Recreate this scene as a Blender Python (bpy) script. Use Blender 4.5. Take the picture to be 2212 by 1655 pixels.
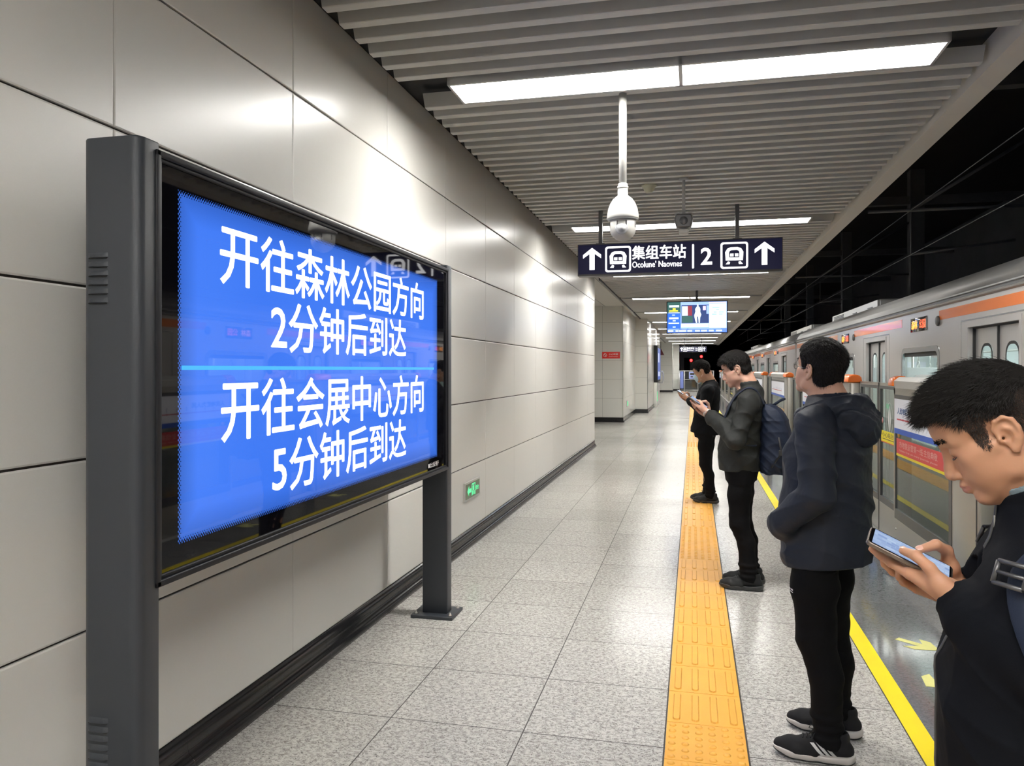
import bpy, bmesh, math, random
import numpy as np
from mathutils import Vector, Matrix

for o in list(bpy.data.objects):
    bpy.data.objects.remove(o)
SC = bpy.context.scene
COL = SC.collection
R = math.radians
PI = math.pi

# ---------------------------------------------------------------- camera, world, exposure
YAW = R(13.25)
H = 1.6
cam_d = bpy.data.cameras.new('camera')
cam = bpy.data.objects.new('camera', cam_d)
COL.objects.link(cam)
cam.location = (0, 0, H)
cam.rotation_euler = (R(90), 0, YAW)
cam_d.sensor_width = 36.0
cam_d.lens = 36.0 * 1660 / 2212
cam_d.shift_y = -29.5 / 2212
cam_d.clip_start = 0.02
cam_d.clip_end = 300
SC.camera = cam
W = bpy.data.worlds.new('night')
SC.world = W
W.use_nodes = True
W.node_tree.nodes['Background'].inputs[0].default_value = (0.010, 0.014, 0.022, 1)
W.node_tree.nodes['Background'].inputs[1].default_value = 0.12
vs = SC.view_settings
vs.view_transform = 'Standard'
vs.look = 'None'
vs.exposure = 0.16
vs.gamma = 1.0
vs.use_curve_mapping = False
try:
    cy = SC.cycles
    cy.max_bounces = 7
    cy.diffuse_bounces = 4
    cy.glossy_bounces = 4
    cy.transmission_bounces = 6
    cy.transparent_max_bounces = 8
    cy.sample_clamp_indirect = 6.0
    cy.use_denoising = True
    cy.caustics_reflective = False
    cy.caustics_refractive = False
except Exception:
    pass
LIGHT_POWER = 51.0          # radiance of the ceiling light diffusers
LIGHT_Y0, LIGHT_P = 4.88, 5.08

# ---------------------------------------------------------------- materials
def new_mat(name):
    m = bpy.data.materials.new(name)
    m.use_nodes = True
    nt = m.node_tree
    b = nt.nodes['Principled BSDF']
    return m, nt, b

def N(nt, typ, **kw):
    n = nt.nodes.new(typ)
    for k, v in kw.items():
        if k.startswith('i_'):
            key = k[2:]
            key = int(key) if key.isdigit() else key.replace('_', ' ')
            n.inputs[key].default_value = v
        else:
            setattr(n, k, v)
    return n

def L(nt, a, ao, b, bi):
    nt.links.new(a.outputs[ao], b.inputs[bi])

def mat(name, col, rough=0.5, metal=0.0, spec=0.5, emit=None, es=0.0, var=0.0, vscale=8.0, bump=0.0, bscale=40.0, coat=0.0, sheen=0.0, sss=0.0, stretch=None):
    """a Principled material; var mottles the colour, bump roughens the surface"""
    m, nt, b = new_mat(name)
    b.inputs['Base Color'].default_value = (*col, 1)
    b.inputs['Roughness'].default_value = rough
    b.inputs['Metallic'].default_value = metal
    b.inputs['Specular IOR Level'].default_value = spec
    if coat:
        b.inputs['Coat Weight'].default_value = coat
        b.inputs['Coat Roughness'].default_value = 0.05
    if sheen:
        b.inputs['Sheen Weight'].default_value = sheen
        b.inputs['Sheen Roughness'].default_value = 0.5
    if sss:
        b.inputs['Subsurface Weight'].default_value = sss
        b.inputs['Subsurface Radius'].default_value = (0.012, 0.005, 0.003)
        b.inputs['Subsurface Scale'].default_value = 1.0
    if emit:
        b.inputs['Emission Color'].default_value = (*emit, 1)
        b.inputs['Emission Strength'].default_value = es
    if var or bump:
        tc = N(nt, 'ShaderNodeTexCoord')
        src = tc
        so = 'Object'
        if stretch:
            mp = N(nt, 'ShaderNodeMapping')
            mp.inputs['Scale'].default_value = stretch
            L(nt, tc, 'Object', mp, 'Vector')
            src, so = mp, 'Vector'
        if var:
            n = N(nt, 'ShaderNodeTexNoise', i_Scale=vscale, i_Detail=4.0)
            L(nt, src, so, n, 'Vector')
            mx = N(nt, 'ShaderNodeMix', data_type='RGBA')
            mx.inputs[6].default_value = (*[max(0, c * (1 - var)) for c in col], 1)
            mx.inputs[7].default_value = (*[min(1, c * (1 + var)) for c in col], 1)
            L(nt, n, 'Fac', mx, 0)
            L(nt, mx, 2, b, 'Base Color')
        if bump:
            n2 = N(nt, 'ShaderNodeTexNoise', i_Scale=bscale, i_Detail=3.0)
            L(nt, src, so, n2, 'Vector')
            bp = N(nt, 'ShaderNodeBump', i_Strength=bump, i_Distance=0.01)
            L(nt, n2, 'Fac', bp, 'Height')
            L(nt, bp, 'Normal', b, 'Normal')
    return m

def emis(name, col, s):
    return mat(name, (0.02, 0.02, 0.02), 0.4, emit=col, es=s)

def math_node(nt, op, a=None, b=None, c=None):
    n = N(nt, 'ShaderNodeMath', operation=op)
    for i, v in enumerate((a, b, c)):
        if v is None:
            continue
        if isinstance(v, (int, float)):
            n.inputs[i].default_value = v
        else:
            nt.links.new(v, n.inputs[i])
    return n.outputs[0]

def tile_line(nt, coord, origin, pitch, half):
    """1 on the joints of a tiled coordinate"""
    t = math_node(nt, 'MULTIPLY_ADD', coord, 1.0 / pitch, -origin / pitch + 0.5)
    f = math_node(nt, 'FRACT', t)
    d = math_node(nt, 'ABSOLUTE', math_node(nt, 'SUBTRACT', f, 0.5))
    return math_node(nt, 'LESS_THAN', d, half / pitch)

def floor_material(name, light, mid, dark, xpitch, xo, ypitch, yo, rough, half=0.0028, fleck=1.0):
    m, nt, b = new_mat(name)
    tc = N(nt, 'ShaderNodeTexCoord')
    sep = N(nt, 'ShaderNodeSeparateXYZ')
    L(nt, tc, 'Object', sep, 0)
    n1 = N(nt, 'ShaderNodeTexNoise', i_Scale=75.0, i_Detail=3.0, i_Distortion=0.8)
    mp = N(nt, 'ShaderNodeMapping')
    mp.inputs['Scale'].default_value = (0.72, 1.0, 1.0)
    L(nt, tc, 'Object', mp, 'Vector')
    L(nt, mp, 'Vector', n1, 'Vector')
    r1 = N(nt, 'ShaderNodeValToRGB')
    r1.color_ramp.elements[0].position = 0.38
    r1.color_ramp.elements[0].color = (*mid, 1)
    r1.color_ramp.elements[1].position = 0.56
    r1.color_ramp.elements[1].color = (*light, 1)
    L(nt, n1, 'Fac', r1, 'Fac')
    n2 = N(nt, 'ShaderNodeTexNoise', i_Scale=70.0, i_Detail=2.0, i_Distortion=2.0)
    L(nt, mp, 'Vector', n2, 'Vector')
    ridge = math_node(nt, 'ABSOLUTE', math_node(nt, 'SUBTRACT', n2.outputs['Fac'], 0.5))
    n3 = N(nt, 'ShaderNodeTexNoise', i_Scale=38.0, i_Detail=2.0)
    L(nt, tc, 'Object', n3, 'Vector')
    vein = math_node(nt, 'MULTIPLY', math_node(nt, 'LESS_THAN', ridge, 0.022 * fleck),
                     math_node(nt, 'GREATER_THAN', n3.outputs['Fac'], 0.5))
    vo = N(nt, 'ShaderNodeTexNoise', i_Scale=120.0, i_Detail=1.0)
    L(nt, tc, 'Object', vo, 'Vector')
    spot = math_node(nt, 'GREATER_THAN', vo.outputs['Fac'], 0.69 - 0.02 * fleck)
    k = math_node(nt, 'MULTIPLY', math_node(nt, 'MAXIMUM', vein, spot), 0.85)
    mx = N(nt, 'ShaderNodeMix', data_type='RGBA')
    mx.inputs[7].default_value = (*dark, 1)
    nt.links.new(k, mx.inputs[0])
    L(nt, r1, 'Color', mx, 6)
    # joints, and a slightly different shade for every slab
    jx = tile_line(nt, sep.outputs[0], xo, xpitch, half)
    jy = tile_line(nt, sep.outputs[1], yo, ypitch, half)
    j = math_node(nt, 'MAXIMUM', jx, jy)
    ix = math_node(nt, 'FLOOR', math_node(nt, 'MULTIPLY_ADD', sep.outputs[0], 1 / xpitch, -xo / xpitch))
    iy = math_node(nt, 'FLOOR', math_node(nt, 'MULTIPLY_ADD', sep.outputs[1], 1 / ypitch, -yo / ypitch))
    cmb = N(nt, 'ShaderNodeCombineXYZ')
    nt.links.new(ix, cmb.inputs[0])
    nt.links.new(iy, cmb.inputs[1])
    wn = N(nt, 'ShaderNodeTexWhiteNoise', noise_dimensions='3D')
    L(nt, cmb, 0, wn, 'Vector')
    shade = math_node(nt, 'MULTIPLY_ADD', wn.outputs['Value'], 0.14, 0.92)
    hs = N(nt, 'ShaderNodeHueSaturation')
    nt.links.new(shade, hs.inputs['Value'])
    L(nt, mx, 2, hs, 'Color')
    mj = N(nt, 'ShaderNodeMix', data_type='RGBA')
    mj.inputs[7].default_value = (0.045, 0.04, 0.036, 1)
    nt.links.new(j, mj.inputs[0])
    L(nt, hs, 'Color', mj, 6)
    L(nt, mj, 2, b, 'Base Color')
    rr = math_node(nt, 'MULTIPLY_ADD', j, 0.5, rough)
    n4 = N(nt, 'ShaderNodeTexNoise', i_Scale=3.0, i_Detail=4.0)
    L(nt, tc, 'Object', n4, 'Vector')
    rr = math_node(nt, 'ADD', rr, math_node(nt, 'MULTIPLY', n4.outputs['Fac'], 0.06))
    nt.links.new(rr, b.inputs['Roughness'])
    bp = N(nt, 'ShaderNodeBump', i_Strength=0.06, i_Distance=0.004)
    n5 = N(nt, 'ShaderNodeTexNoise', i_Scale=2.2, i_Detail=2.0)
    L(nt, tc, 'Object', n5, 'Vector')
    L(nt, n5, 'Fac', bp, 'Height')
    L(nt, bp, 'Normal', b, 'Normal')
    b.inputs['Specular IOR Level'].default_value = 0.6
    return m

def panel_material(name, col, rough, metal=0.0, wave=0.02):
    """satin enamelled steel sheet, gently uneven"""
    m, nt, b = new_mat(name)
    tc = N(nt, 'ShaderNodeTexCoord')
    b.inputs['Base Color'].default_value = (*col, 1)
    b.inputs['Metallic'].default_value = metal
    n = N(nt, 'ShaderNodeTexNoise', i_Scale=1.3, i_Detail=2.0)
    mp = N(nt, 'ShaderNodeMapping')
    mp.inputs['Scale'].default_value = (1.0, 0.8, 1.4)
    L(nt, tc, 'Object', mp, 'Vector')
    L(nt, mp, 'Vector', n, 'Vector')
    bp = N(nt, 'ShaderNodeBump', i_Strength=wave, i_Distance=0.2)
    L(nt, n, 'Fac', bp, 'Height')
    L(nt, bp, 'Normal', b, 'Normal')
    n2 = N(nt, 'ShaderNodeTexNoise', i_Scale=0.9, i_Detail=1.0)
    L(nt, tc, 'Object', n2, 'Vector')
    r = math_node(nt, 'MULTIPLY_ADD', n2.outputs['Fac'], 0.03, rough)
    nt.links.new(r, b.inputs['Roughness'])
    b.inputs['Specular IOR Level'].default_value = 0.55
    return m

def glass_material(name, tint, refl_rough=0.02, clear=0.90, ior=2.0):
    """thin pane: mostly see-through with a mirror reflection"""
    m, nt, b = new_mat(name)
    nt.nodes.remove(b)
    out = nt.nodes['Material Output']
    tr = N(nt, 'ShaderNodeBsdfTransparent')
    tr.inputs[0].default_value = (*[t * clear for t in tint], 1)
    gl = N(nt, 'ShaderNodeBsdfGlossy')
    gl.inputs['Roughness'].default_value = refl_rough
    gl.inputs[0].default_value = (0.9, 0.95, 0.95, 1)
    fr = N(nt, 'ShaderNodeFresnel', i_IOR=ior)
    mx = N(nt, 'ShaderNodeMixShader')
    ge = N(nt, 'ShaderNodeNewGeometry')          # the pane mirrors at the face it is entered by, not again on the way out
    nt.links.new(math_node(nt, 'MULTIPLY', fr.outputs[0], math_node(nt, 'SUBTRACT', 1.0, ge.outputs['Backfacing'])), mx.inputs[0])
    L(nt, tr, 0, mx, 1)
    L(nt, gl, 0, mx, 2)
    L(nt, mx, 0, out, 0)
    return m

M = {}
M['panel'] = panel_material('enamel_panel', (0.80, 0.785, 0.74), 0.27, 0.0)
M['joint'] = mat('panel_joint', (0.05, 0.042, 0.036), 0.8)
M['tile_white'] = panel_material('white_enamel', (0.82, 0.82, 0.77), 0.16, 0.0, 0.012)
M['joint_grey'] = mat('grey_joint', (0.30, 0.30, 0.28), 0.8)
M['floor'] = floor_material('granite_floor', (0.60, 0.585, 0.55), (0.385, 0.365, 0.34), (0.075, 0.068, 0.064), 0.62, -1.35, 0.6, 3.31, 0.16)
M['floor_side'] = floor_material('granite_floor_side', (0.60, 0.585, 0.55), (0.385, 0.365, 0.34), (0.075, 0.068, 0.064), 0.70, 0.2225, 0.6, 3.31, 0.16)
M['floor_dark'] = floor_material('dark_granite', (0.15, 0.155, 0.16), (0.10, 0.105, 0.11), (0.05, 0.05, 0.05), 2.0, 0.2, 0.6, 3.31, 0.07, fleck=0.4)
M['baseboard'] = mat('black_granite', (0.016, 0.016, 0.018), 0.16, spec=0.6, var=0.25, vscale=120)
M['slat'] = mat('slat_paint', (0.62, 0.615, 0.595), 0.42, spec=0.5, bump=0.08, bscale=300)
M['beam'] = mat('beam_paint', (0.84, 0.81, 0.75), 0.5, bump=0.04, bscale=120)
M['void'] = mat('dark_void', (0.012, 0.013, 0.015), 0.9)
M['soffit'] = mat('soffit_panel', (0.75, 0.74, 0.70), 0.4)
M['diffuser'] = emis('light_diffuser', (1.0, 0.975, 0.93), LIGHT_POWER)
def prismatic(m):
    """a prismatic panel: brightest straight down, weaker towards the sides"""
    nt = m.node_tree
    g = N(nt, 'ShaderNodeNewGeometry')
    d = N(nt, 'ShaderNodeVectorMath', operation='DOT_PRODUCT')
    L(nt, g, 'Normal', d, 0); L(nt, g, 'Incoming', d, 1)
    c = math_node(nt, 'ABSOLUTE', d.outputs['Value'])
    nt.links.new(math_node(nt, 'MULTIPLY_ADD', c, LIGHT_POWER * 0.60, LIGHT_POWER * 0.40), nt.nodes['Principled BSDF'].inputs['Emission Strength'])
prismatic(M['diffuser'])
M['light_frame'] = mat('light_frame', (0.62, 0.62, 0.62), 0.35, 0.4)
M['tactile'] = mat('yellow_tactile', (0.84, 0.42, 0.062), 0.42, var=0.10, vscale=6, bump=0.1, bscale=150)
M['yellow'] = mat('yellow_line', (0.92, 0.72, 0.01), 0.45, var=0.05, bump=0.05, bscale=200)
M['arrow'] = mat('pale_yellow_arrow', (0.72, 0.70, 0.26), 0.5, var=0.12, vscale=25)
M['post'] = mat('charcoal_powder_coat', (0.036, 0.041, 0.050), 0.42, spec=0.4, bump=0.12, bscale=700)
M['frame_black'] = mat('black_satin_frame', (0.014, 0.015, 0.019), 0.5, spec=0.3)
M['black_glass'] = mat('black_glass', (0.004, 0.004, 0.005), 0.03, spec=0.75)
M['white_emit'] = emis('white_text_light', (1.0, 0.99, 1.0), 1.7)
M['cyan_emit'] = emis('cyan_line_light', (0.05, 0.45, 1.0), 1.0)
M['steel'] = mat('brushed_steel', (0.50, 0.485, 0.45), 0.30, 0.85, bump=0.06, bscale=60, stretch=(1, 14, 1))
M['steel_light'] = mat('light_steel', (0.66, 0.655, 0.63), 0.34, 0.55, bump=0.03, bscale=50)
M['steel_dark'] = mat('dark_steel', (0.10, 0.10, 0.105), 0.4, 0.6)
M['black'] = mat('matt_black', (0.012, 0.012, 0.013), 0.6)
M['rubber'] = mat('black_rubber', (0.02, 0.02, 0.02), 0.7)
M['orange'] = mat('orange_plastic', (0.95, 0.20, 0.02), 0.3, spec=0.5, coat=0.3)
M['white_plastic'] = mat('white_plastic', (0.58, 0.575, 0.545), 0.35, spec=0.5)
M['grey_plastic'] = mat('grey_plastic', (0.45, 0.46, 0.47), 0.3, spec=0.5)
M['cream_plastic'] = mat('cream_plastic', (0.60, 0.60, 0.47), 0.45)
M['smoke_glass'] = mat('smoked_dome', (0.10, 0.10, 0.11), 0.08, spec=0.6)
M['sign_navy'] = mat('navy_sign_face', (0.006, 0.006, 0.030), 0.4, spec=0.3, emit=(0.006, 0.007, 0.05), es=0.3)
M['pane'] = glass_material('door_glass', (0.90, 0.96, 0.93))
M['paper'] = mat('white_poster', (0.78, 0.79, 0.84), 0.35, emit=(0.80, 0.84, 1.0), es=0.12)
M['blue_print'] = mat('blue_print', (0.01, 0.09, 0.52), 0.4)
M['ink_blue'] = mat('blue_grey_ink', (0.10, 0.17, 0.36), 0.5)
M['ink_red'] = mat('red_ink', (0.55, 0.03, 0.05), 0.5)
M['ink_black'] = mat('black_ink', (0.03, 0.03, 0.03), 0.5)
M['sticker_yellow'] = mat('yellow_sticker', (0.85, 0.72, 0.02), 0.45)
M['banner_red'] = mat('red_banner', (0.62, 0.045, 0.05), 0.45)
M['sign_red'] = mat('red_sign', (0.62, 0.03, 0.02), 0.35, emit=(0.6, 0.02, 0.02), es=0.12)
M['white_paint'] = mat('white_paint', (0.82, 0.82, 0.82), 0.5)
M['pink_ink'] = mat('pale_pink_ink', (0.75, 0.42, 0.38), 0.5)
M['train'] = mat('train_stainless', (0.60, 0.585, 0.57), 0.28, 0.55, bump=0.05, bscale=30, stretch=(1, 0.15, 3))
M['train_roof'] = mat('train_roof_steel', (0.34, 0.34, 0.335), 0.38, 0.6, bump=0.08, bscale=25)
M['train_orange'] = mat('train_orange_film', (0.86, 0.21, 0.035), 0.18, spec=0.6, coat=0.5)
M['train_frame'] = mat('train_window_frame', (0.42, 0.43, 0.44), 0.25, 0.8)
M['train_in'] = mat('train_lining', (0.80, 0.84, 0.83), 0.4)
M['train_glass'] = glass_material('train_window_glass', (0.93, 0.99, 0.985), clear=0.97, ior=1.4)
M['train_light'] = emis('train_ceiling_light', (0.95, 1.0, 1.0), 5.5)
M['seat_green'] = mat('seat_green', (0.25, 0.40, 0.36), 0.5)
M['led_red'] = emis('red_led', (1.0, 0.10, 0.03), 2.4)
M['led_orange'] = emis('orange_led', (1.0, 0.33, 0.04), 2.2)
M['signal_red'] = emis('red_signal', (1.0, 0.02, 0.02), 9.0)
M['exit_green'] = emis('green_exit_light', (0.12, 1.0, 0.42), 0.9)
M['olive'] = mat('olive_sign_plate', (0.16, 0.20, 0.12), 0.4)
M['sign_blue'] = mat('blue_notice', (0.20, 0.26, 0.62), 0.4)
M['concrete'] = mat('dark_concrete', (0.17, 0.17, 0.178), 0.9, var=0.2, vscale=1.5)
M['wire'] = mat('wire_metal', (0.26, 0.27, 0.28), 0.6, 0.2)

# ---------------------------------------------------------------- mesh helpers
class MB:
    """collects boxes, tubes, lathes and prisms; build() links them as ONE mesh object"""
    def __init__(self):
        self.v, self.f, self.m, self.s = [], [], [], []
    def add(self, vs_, fs, mi=0, smooth=False):
        o = len(self.v)
        self.v += [tuple(p) for p in vs_]
        for f in fs:
            self.f.append(tuple(i + o for i in f))
            self.m.append(mi)
            self.s.append(smooth)
        return self
    def box(self, x0, x1, y0, y1, z0, z1, mi=0, b=0.0):
        if x1 < x0: x0, x1 = x1, x0
        if y1 < y0: y0, y1 = y1, y0
        if z1 < z0: z0, z1 = z1, z0
        if b <= 0:
            v = [(x, y, z) for z in (z0, z1) for y in (y0, y1) for x in (x0, x1)]
            f = [(0, 2, 3, 1), (4, 5, 7, 6), (0, 1, 5, 4), (2, 6, 7, 3), (0, 4, 6, 2), (1, 3, 7, 5)]
            return self.add(v, f, mi)
        bm = bmesh.new()
        bmesh.ops.create_cube(bm, size=1.0)
        bmesh.ops.scale(bm, vec=(x1 - x0, y1 - y0, z1 - z0), verts=bm.verts)
        bmesh.ops.translate(bm, vec=((x0 + x1) / 2, (y0 + y1) / 2, (z0 + z1) / 2), verts=bm.verts)
        b = min(b, 0.49 * min(x1 - x0, y1 - y0, z1 - z0))
        bmesh.ops.bevel(bm, geom=list(bm.edges), offset=b, segments=3, profile=0.5, affect='EDGES')
        bm.verts.index_update()
        self.add([v.co[:] for v in bm.verts], [[v.index for v in f.verts] for f in bm.faces], mi, True)
        bm.free()
        return self
    def tube(self, pts, r, n=10, mi=0, caps=True, smooth=True):
        """round bar through pts; r is one radius or a list"""
        pts = [Vector(p) for p in pts]
        rr = r if isinstance(r, (list, tuple)) else [r] * len(pts)
        vs_, fs = [], []
        up = None
        for i, p in enumerate(pts):
            d = (pts[min(i + 1, len(pts) - 1)] - pts[max(i - 1, 0)]).normalized()
            if up is None:
                up = Vector((0, 0, 1)) if abs(d.z) < 0.9 else Vector((1, 0, 0))
            a = d.cross(up).normalized()
            b = a.cross(d).normalized()
            up = b
            for k in range(n):
                t = 2 * PI * k / n
                vs_.append(p + (a * math.cos(t) + b * math.sin(t)) * rr[i])
        for i in range(len(pts) - 1):
            for k in range(n):
                k2 = (k + 1) % n
                fs.append((i * n + k, i * n + k2, (i + 1) * n + k2, (i + 1) * n + k))
        self.add(vs_, fs, mi, smooth)
        if caps:
            o = len(self.v) - len(vs_)
            self.f.append(tuple(o + k for k in reversed(range(n)))); self.m.append(mi); self.s.append(False)
            o2 = o + (len(pts) - 1) * n
            self.f.append(tuple(o2 + k for k in range(n))); self.m.append(mi); self.s.append(False)
        return self
    def lathe(self, prof, c=(0, 0, 0), n=32, mi=0, smooth=True, axis='z'):
        vs_, fs = [], []
        for r, h in prof:
            for k in range(n):
                t = 2 * PI * k / n
                x, y = r * math.cos(t), r * math.sin(t)
                p = (x, y, h) if axis == 'z' else (x, h, y) if axis == 'y' else (h, x, y)
                vs_.append((p[0] + c[0], p[1] + c[1], p[2] + c[2]))
        for i in range(len(prof) - 1):
            for k in range(n):
                k2 = (k + 1) % n
                fs.append((i * n + k, i * n + k2, (i + 1) * n + k2, (i + 1) * n + k))
        fs.append(tuple(reversed(range(n))))
        fs.append(tuple((len(prof) - 1) * n + k for k in range(n)))
        return self.add(vs_, fs, mi, smooth)
    def prism(self, poly, y0, y1, axis='y', mi=0, smooth=False, caps=True):
        """extrudes a closed 2D outline; poly points are (x,z) for axis y, (x,y) for z, (y,z) for x"""
        def P(a, b, t):
            return (a, t, b) if axis == 'y' else (a, b, t) if axis == 'z' else (t, a, b)
        n = len(poly)
        vs_ = [P(a, b, y0) for a, b in poly] + [P(a, b, y1) for a, b in poly]
        fs = [(k, (k + 1) % n, n + (k + 1) % n, n + k) for k in range(n)]
        self.add(vs_, fs, mi, smooth)
        if caps:
            o = len(self.v) - 2 * n
            self.f.append(tuple(o + k for k in reversed(range(n)))); self.m.append(mi); self.s.append(False)
            self.f.append(tuple(o + n + k for k in range(n))); self.m.append(mi); self.s.append(False)
        return self
    def build(self, name, mats, parent=None, loc=None, fix=True):
        me = bpy.data.meshes.new(name)
        me.from_pydata(self.v, [], self.f)
        for m in (mats if isinstance(mats, (list, tuple)) else [mats]):
            me.materials.append(m)
        me.polygons.foreach_set('material_index', self.m)
        me.polygons.foreach_set('use_smooth', self.s)
        if fix:
            bm = bmesh.new(); bm.from_mesh(me)
            bmesh.ops.recalc_face_normals(bm, faces=bm.faces)
            bm.to_mesh(me); bm.free()
        me.update()
        o = bpy.data.objects.new(name, me)
        COL.objects.link(o)
        if parent is not None:
            o.parent = parent
            o.location = (0, 0, 0)
        if loc is not None:
            o.location = loc
        return o

def np_mesh(name, v, f, mats, parent=None, smooth=True, midx=None):
    """mesh object from numpy vertices and quads (or triangles)"""
    me = bpy.data.meshes.new(name)
    v = np.asarray(v, np.float32); f = np.asarray(f, np.int32)
    k = f.shape[1]
    me.vertices.add(len(v)); me.vertices.foreach_set('co', v.ravel())
    me.loops.add(f.size); me.loops.foreach_set('vertex_index', f.ravel())
    me.polygons.add(len(f))
    me.polygons.foreach_set('loop_start', np.arange(0, f.size, k, dtype=np.int32))
    me.polygons.foreach_set('loop_total', np.full(len(f), k, np.int32))
    for m in (mats if isinstance(mats, (list, tuple)) else [mats]):
        me.materials.append(m)
    if midx is not None:
        me.polygons.foreach_set('material_index', np.asarray(midx, np.int32))
    me.polygons.foreach_set('use_smooth', np.full(len(f), smooth, bool))
    me.update(calc_edges=True)
    me.validate()
    o = bpy.data.objects.new(name, me)
    COL.objects.link(o)
    if parent is not None:
        o.parent = parent
    return o

def tag(o, label=None, cat=None, group=None, kind=None):
    if label: o['label'] = label
    if cat: o['category'] = cat
    if group: o['group'] = group
    if kind: o['kind'] = kind
    return o

def empty(name, loc, rz=0.0, label=None, cat=None, group=None):
    o = bpy.data.objects.new(name, None)
    COL.objects.link(o)
    o.location = loc
    o.rotation_euler = (0, 0, rz)
    o.empty_display_size = 0.1
    return tag(o, label, cat, group)

def kids(o):
    return [c for c in bpy.data.objects if c.parent == o]

def copy_tree(o, parent=None, label=None):
    ch = kids(o)
    c = o.copy(); COL.objects.link(c)
    c.parent = parent
    if label: c['label'] = label
    for k in ch:
        copy_tree(k, c)
    return c

def struct(o, label=None):
    o['kind'] = 'structure'
    if label: o['label'] = label
    return o

_font_cache = {}
def text_mesh(name, body, size, mats, parent=None, loc=(0, 0, 0), rot=(0, 0, 0), bold=0.0, sx=1.0, align='LEFT', depth=0.0015, spacing=1.0):
    """lettering as flat raised mesh; size is the em height"""
    cu = bpy.data.curves.new(name, 'FONT')
    cu.body = body
    cu.size = size
    cu.offset = bold
    cu.extrude = depth
    cu.align_x = align
    cu.space_character = spacing
    cu.resolution_u = 3
    t = bpy.data.objects.new(name, cu)
    COL.objects.link(t)
    bpy.context.view_layer.update()
    dg = bpy.context.evaluated_depsgraph_get()
    me = bpy.data.meshes.new_from_object(t.evaluated_get(dg))
    bpy.data.objects.remove(t)
    bpy.data.curves.remove(cu)
    me.materials.clear()
    me.materials.append(mats)
    o = bpy.data.objects.new(name, me)
    COL.objects.link(o)
    if sx != 1.0:
        me.transform(Matrix.Diagonal((sx, 1, 1, 1)))
    o.parent = parent
    o.location = loc
    o.rotation_euler = rot
    return o

def fit_text(name, body, width, height, mats, parent, loc, rot, bold=0.0, depth=0.0015, heavy=0.0):
    """lettering scaled so its ink fills width x height; loc is the ink's lower left corner"""
    o = text_mesh(name, body, 1.0, mats, None, (0, 0, 0), (0, 0, 0), bold, depth=0.004)
    me = o.data
    n = len(me.vertices)
    if n == 0:
        return o
    co = np.empty(n * 3, np.float32); me.vertices.foreach_get('co', co); co = co.reshape(-1, 3)
    lo, hi = co.min(0), co.max(0)
    co[:, 0] = (co[:, 0] - lo[0]) * width / max(hi[0] - lo[0], 1e-6)
    co[:, 1] = (co[:, 1] - lo[1]) * height / max(hi[1] - lo[1], 1e-6)
    co[:, 2] = (co[:, 2] - lo[2]) / max(hi[2] - lo[2], 1e-6) * depth
    me.vertices.foreach_set('co', co.ravel()); me.update()
    if heavy:                         # thicker strokes: the same outline struck again, a hair to each side
        bm = bmesh.new(); bm.from_mesh(me)
        bmesh.ops.translate(bm, vec=(-heavy, 0, 0), verts=bm.verts)
        geo = list(bm.verts) + list(bm.edges) + list(bm.faces)
        for dx, dy, dz in ((2 * heavy, 0, 1e-4), (heavy, heavy * .8, 2e-4), (heavy, -heavy * .8, 3e-4), (heavy, 0, 4e-4)):
            r = bmesh.ops.duplicate(bm, geom=geo)
            bmesh.ops.translate(bm, vec=(dx, dy, dz), verts=[g for g in r['geom'] if isinstance(g, bmesh.types.BMVert)])
        bm.to_mesh(me); bm.free()
    o.parent = parent; o.location = loc; o.rotation_euler = rot
    return o

FACE_X = (R(90), 0, R(90))        # lettering that reads from +X
FACE_MX = (R(90), 0, R(-90))      # reads from -X
FACE_MY = (R(90), 0, 0)           # reads from -Y (towards the camera)

# ================================================================ SETTING
WALL_X = -1.985
ZC = 3.45                      # underside of the slats
XL, XR = -1.863, 1.715         # slat ends
Y_END = 60.0

# floor: light granite walkway and the dark platform edge
m = MB()
m.box(-5.0, 0.05, -6, Y_END, -0.12, 0.0)
struct(m.build('floor', M['floor']))
m = MB(); m.box(0.05, 1.008, -6, Y_END, -0.12, 0.0)
struct(m.build('floor_side', M['floor_side']))
m = MB(); m.box(1.008, 1.66, -6, Y_END, -0.12, 0.0)
struct(m.build('floor_edge', M['floor_dark']))
# ribbed metal threshold along the screen doors
m = MB(); m.box(1.66, 1.9, -6, Y_END, -0.12, 0.002)
for k in range(9):
    m.box(1.665 + k * 0.014, 1.671 + k * 0.014, -6, Y_END, 0.001, 0.0045)
struct(m.build('floor_threshold', M['steel_light']))
m = MB(); m.box(0.918, 1.008, -6, Y_END, 0.0, 0.0022)
struct(m.build('floor_marking', M['yellow']))
m = MB(); m.box(0.913, 0.918, -6, Y_END, 0.0, 0.0012)
struct(m.build('floor_seam', M['joint']))

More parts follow.
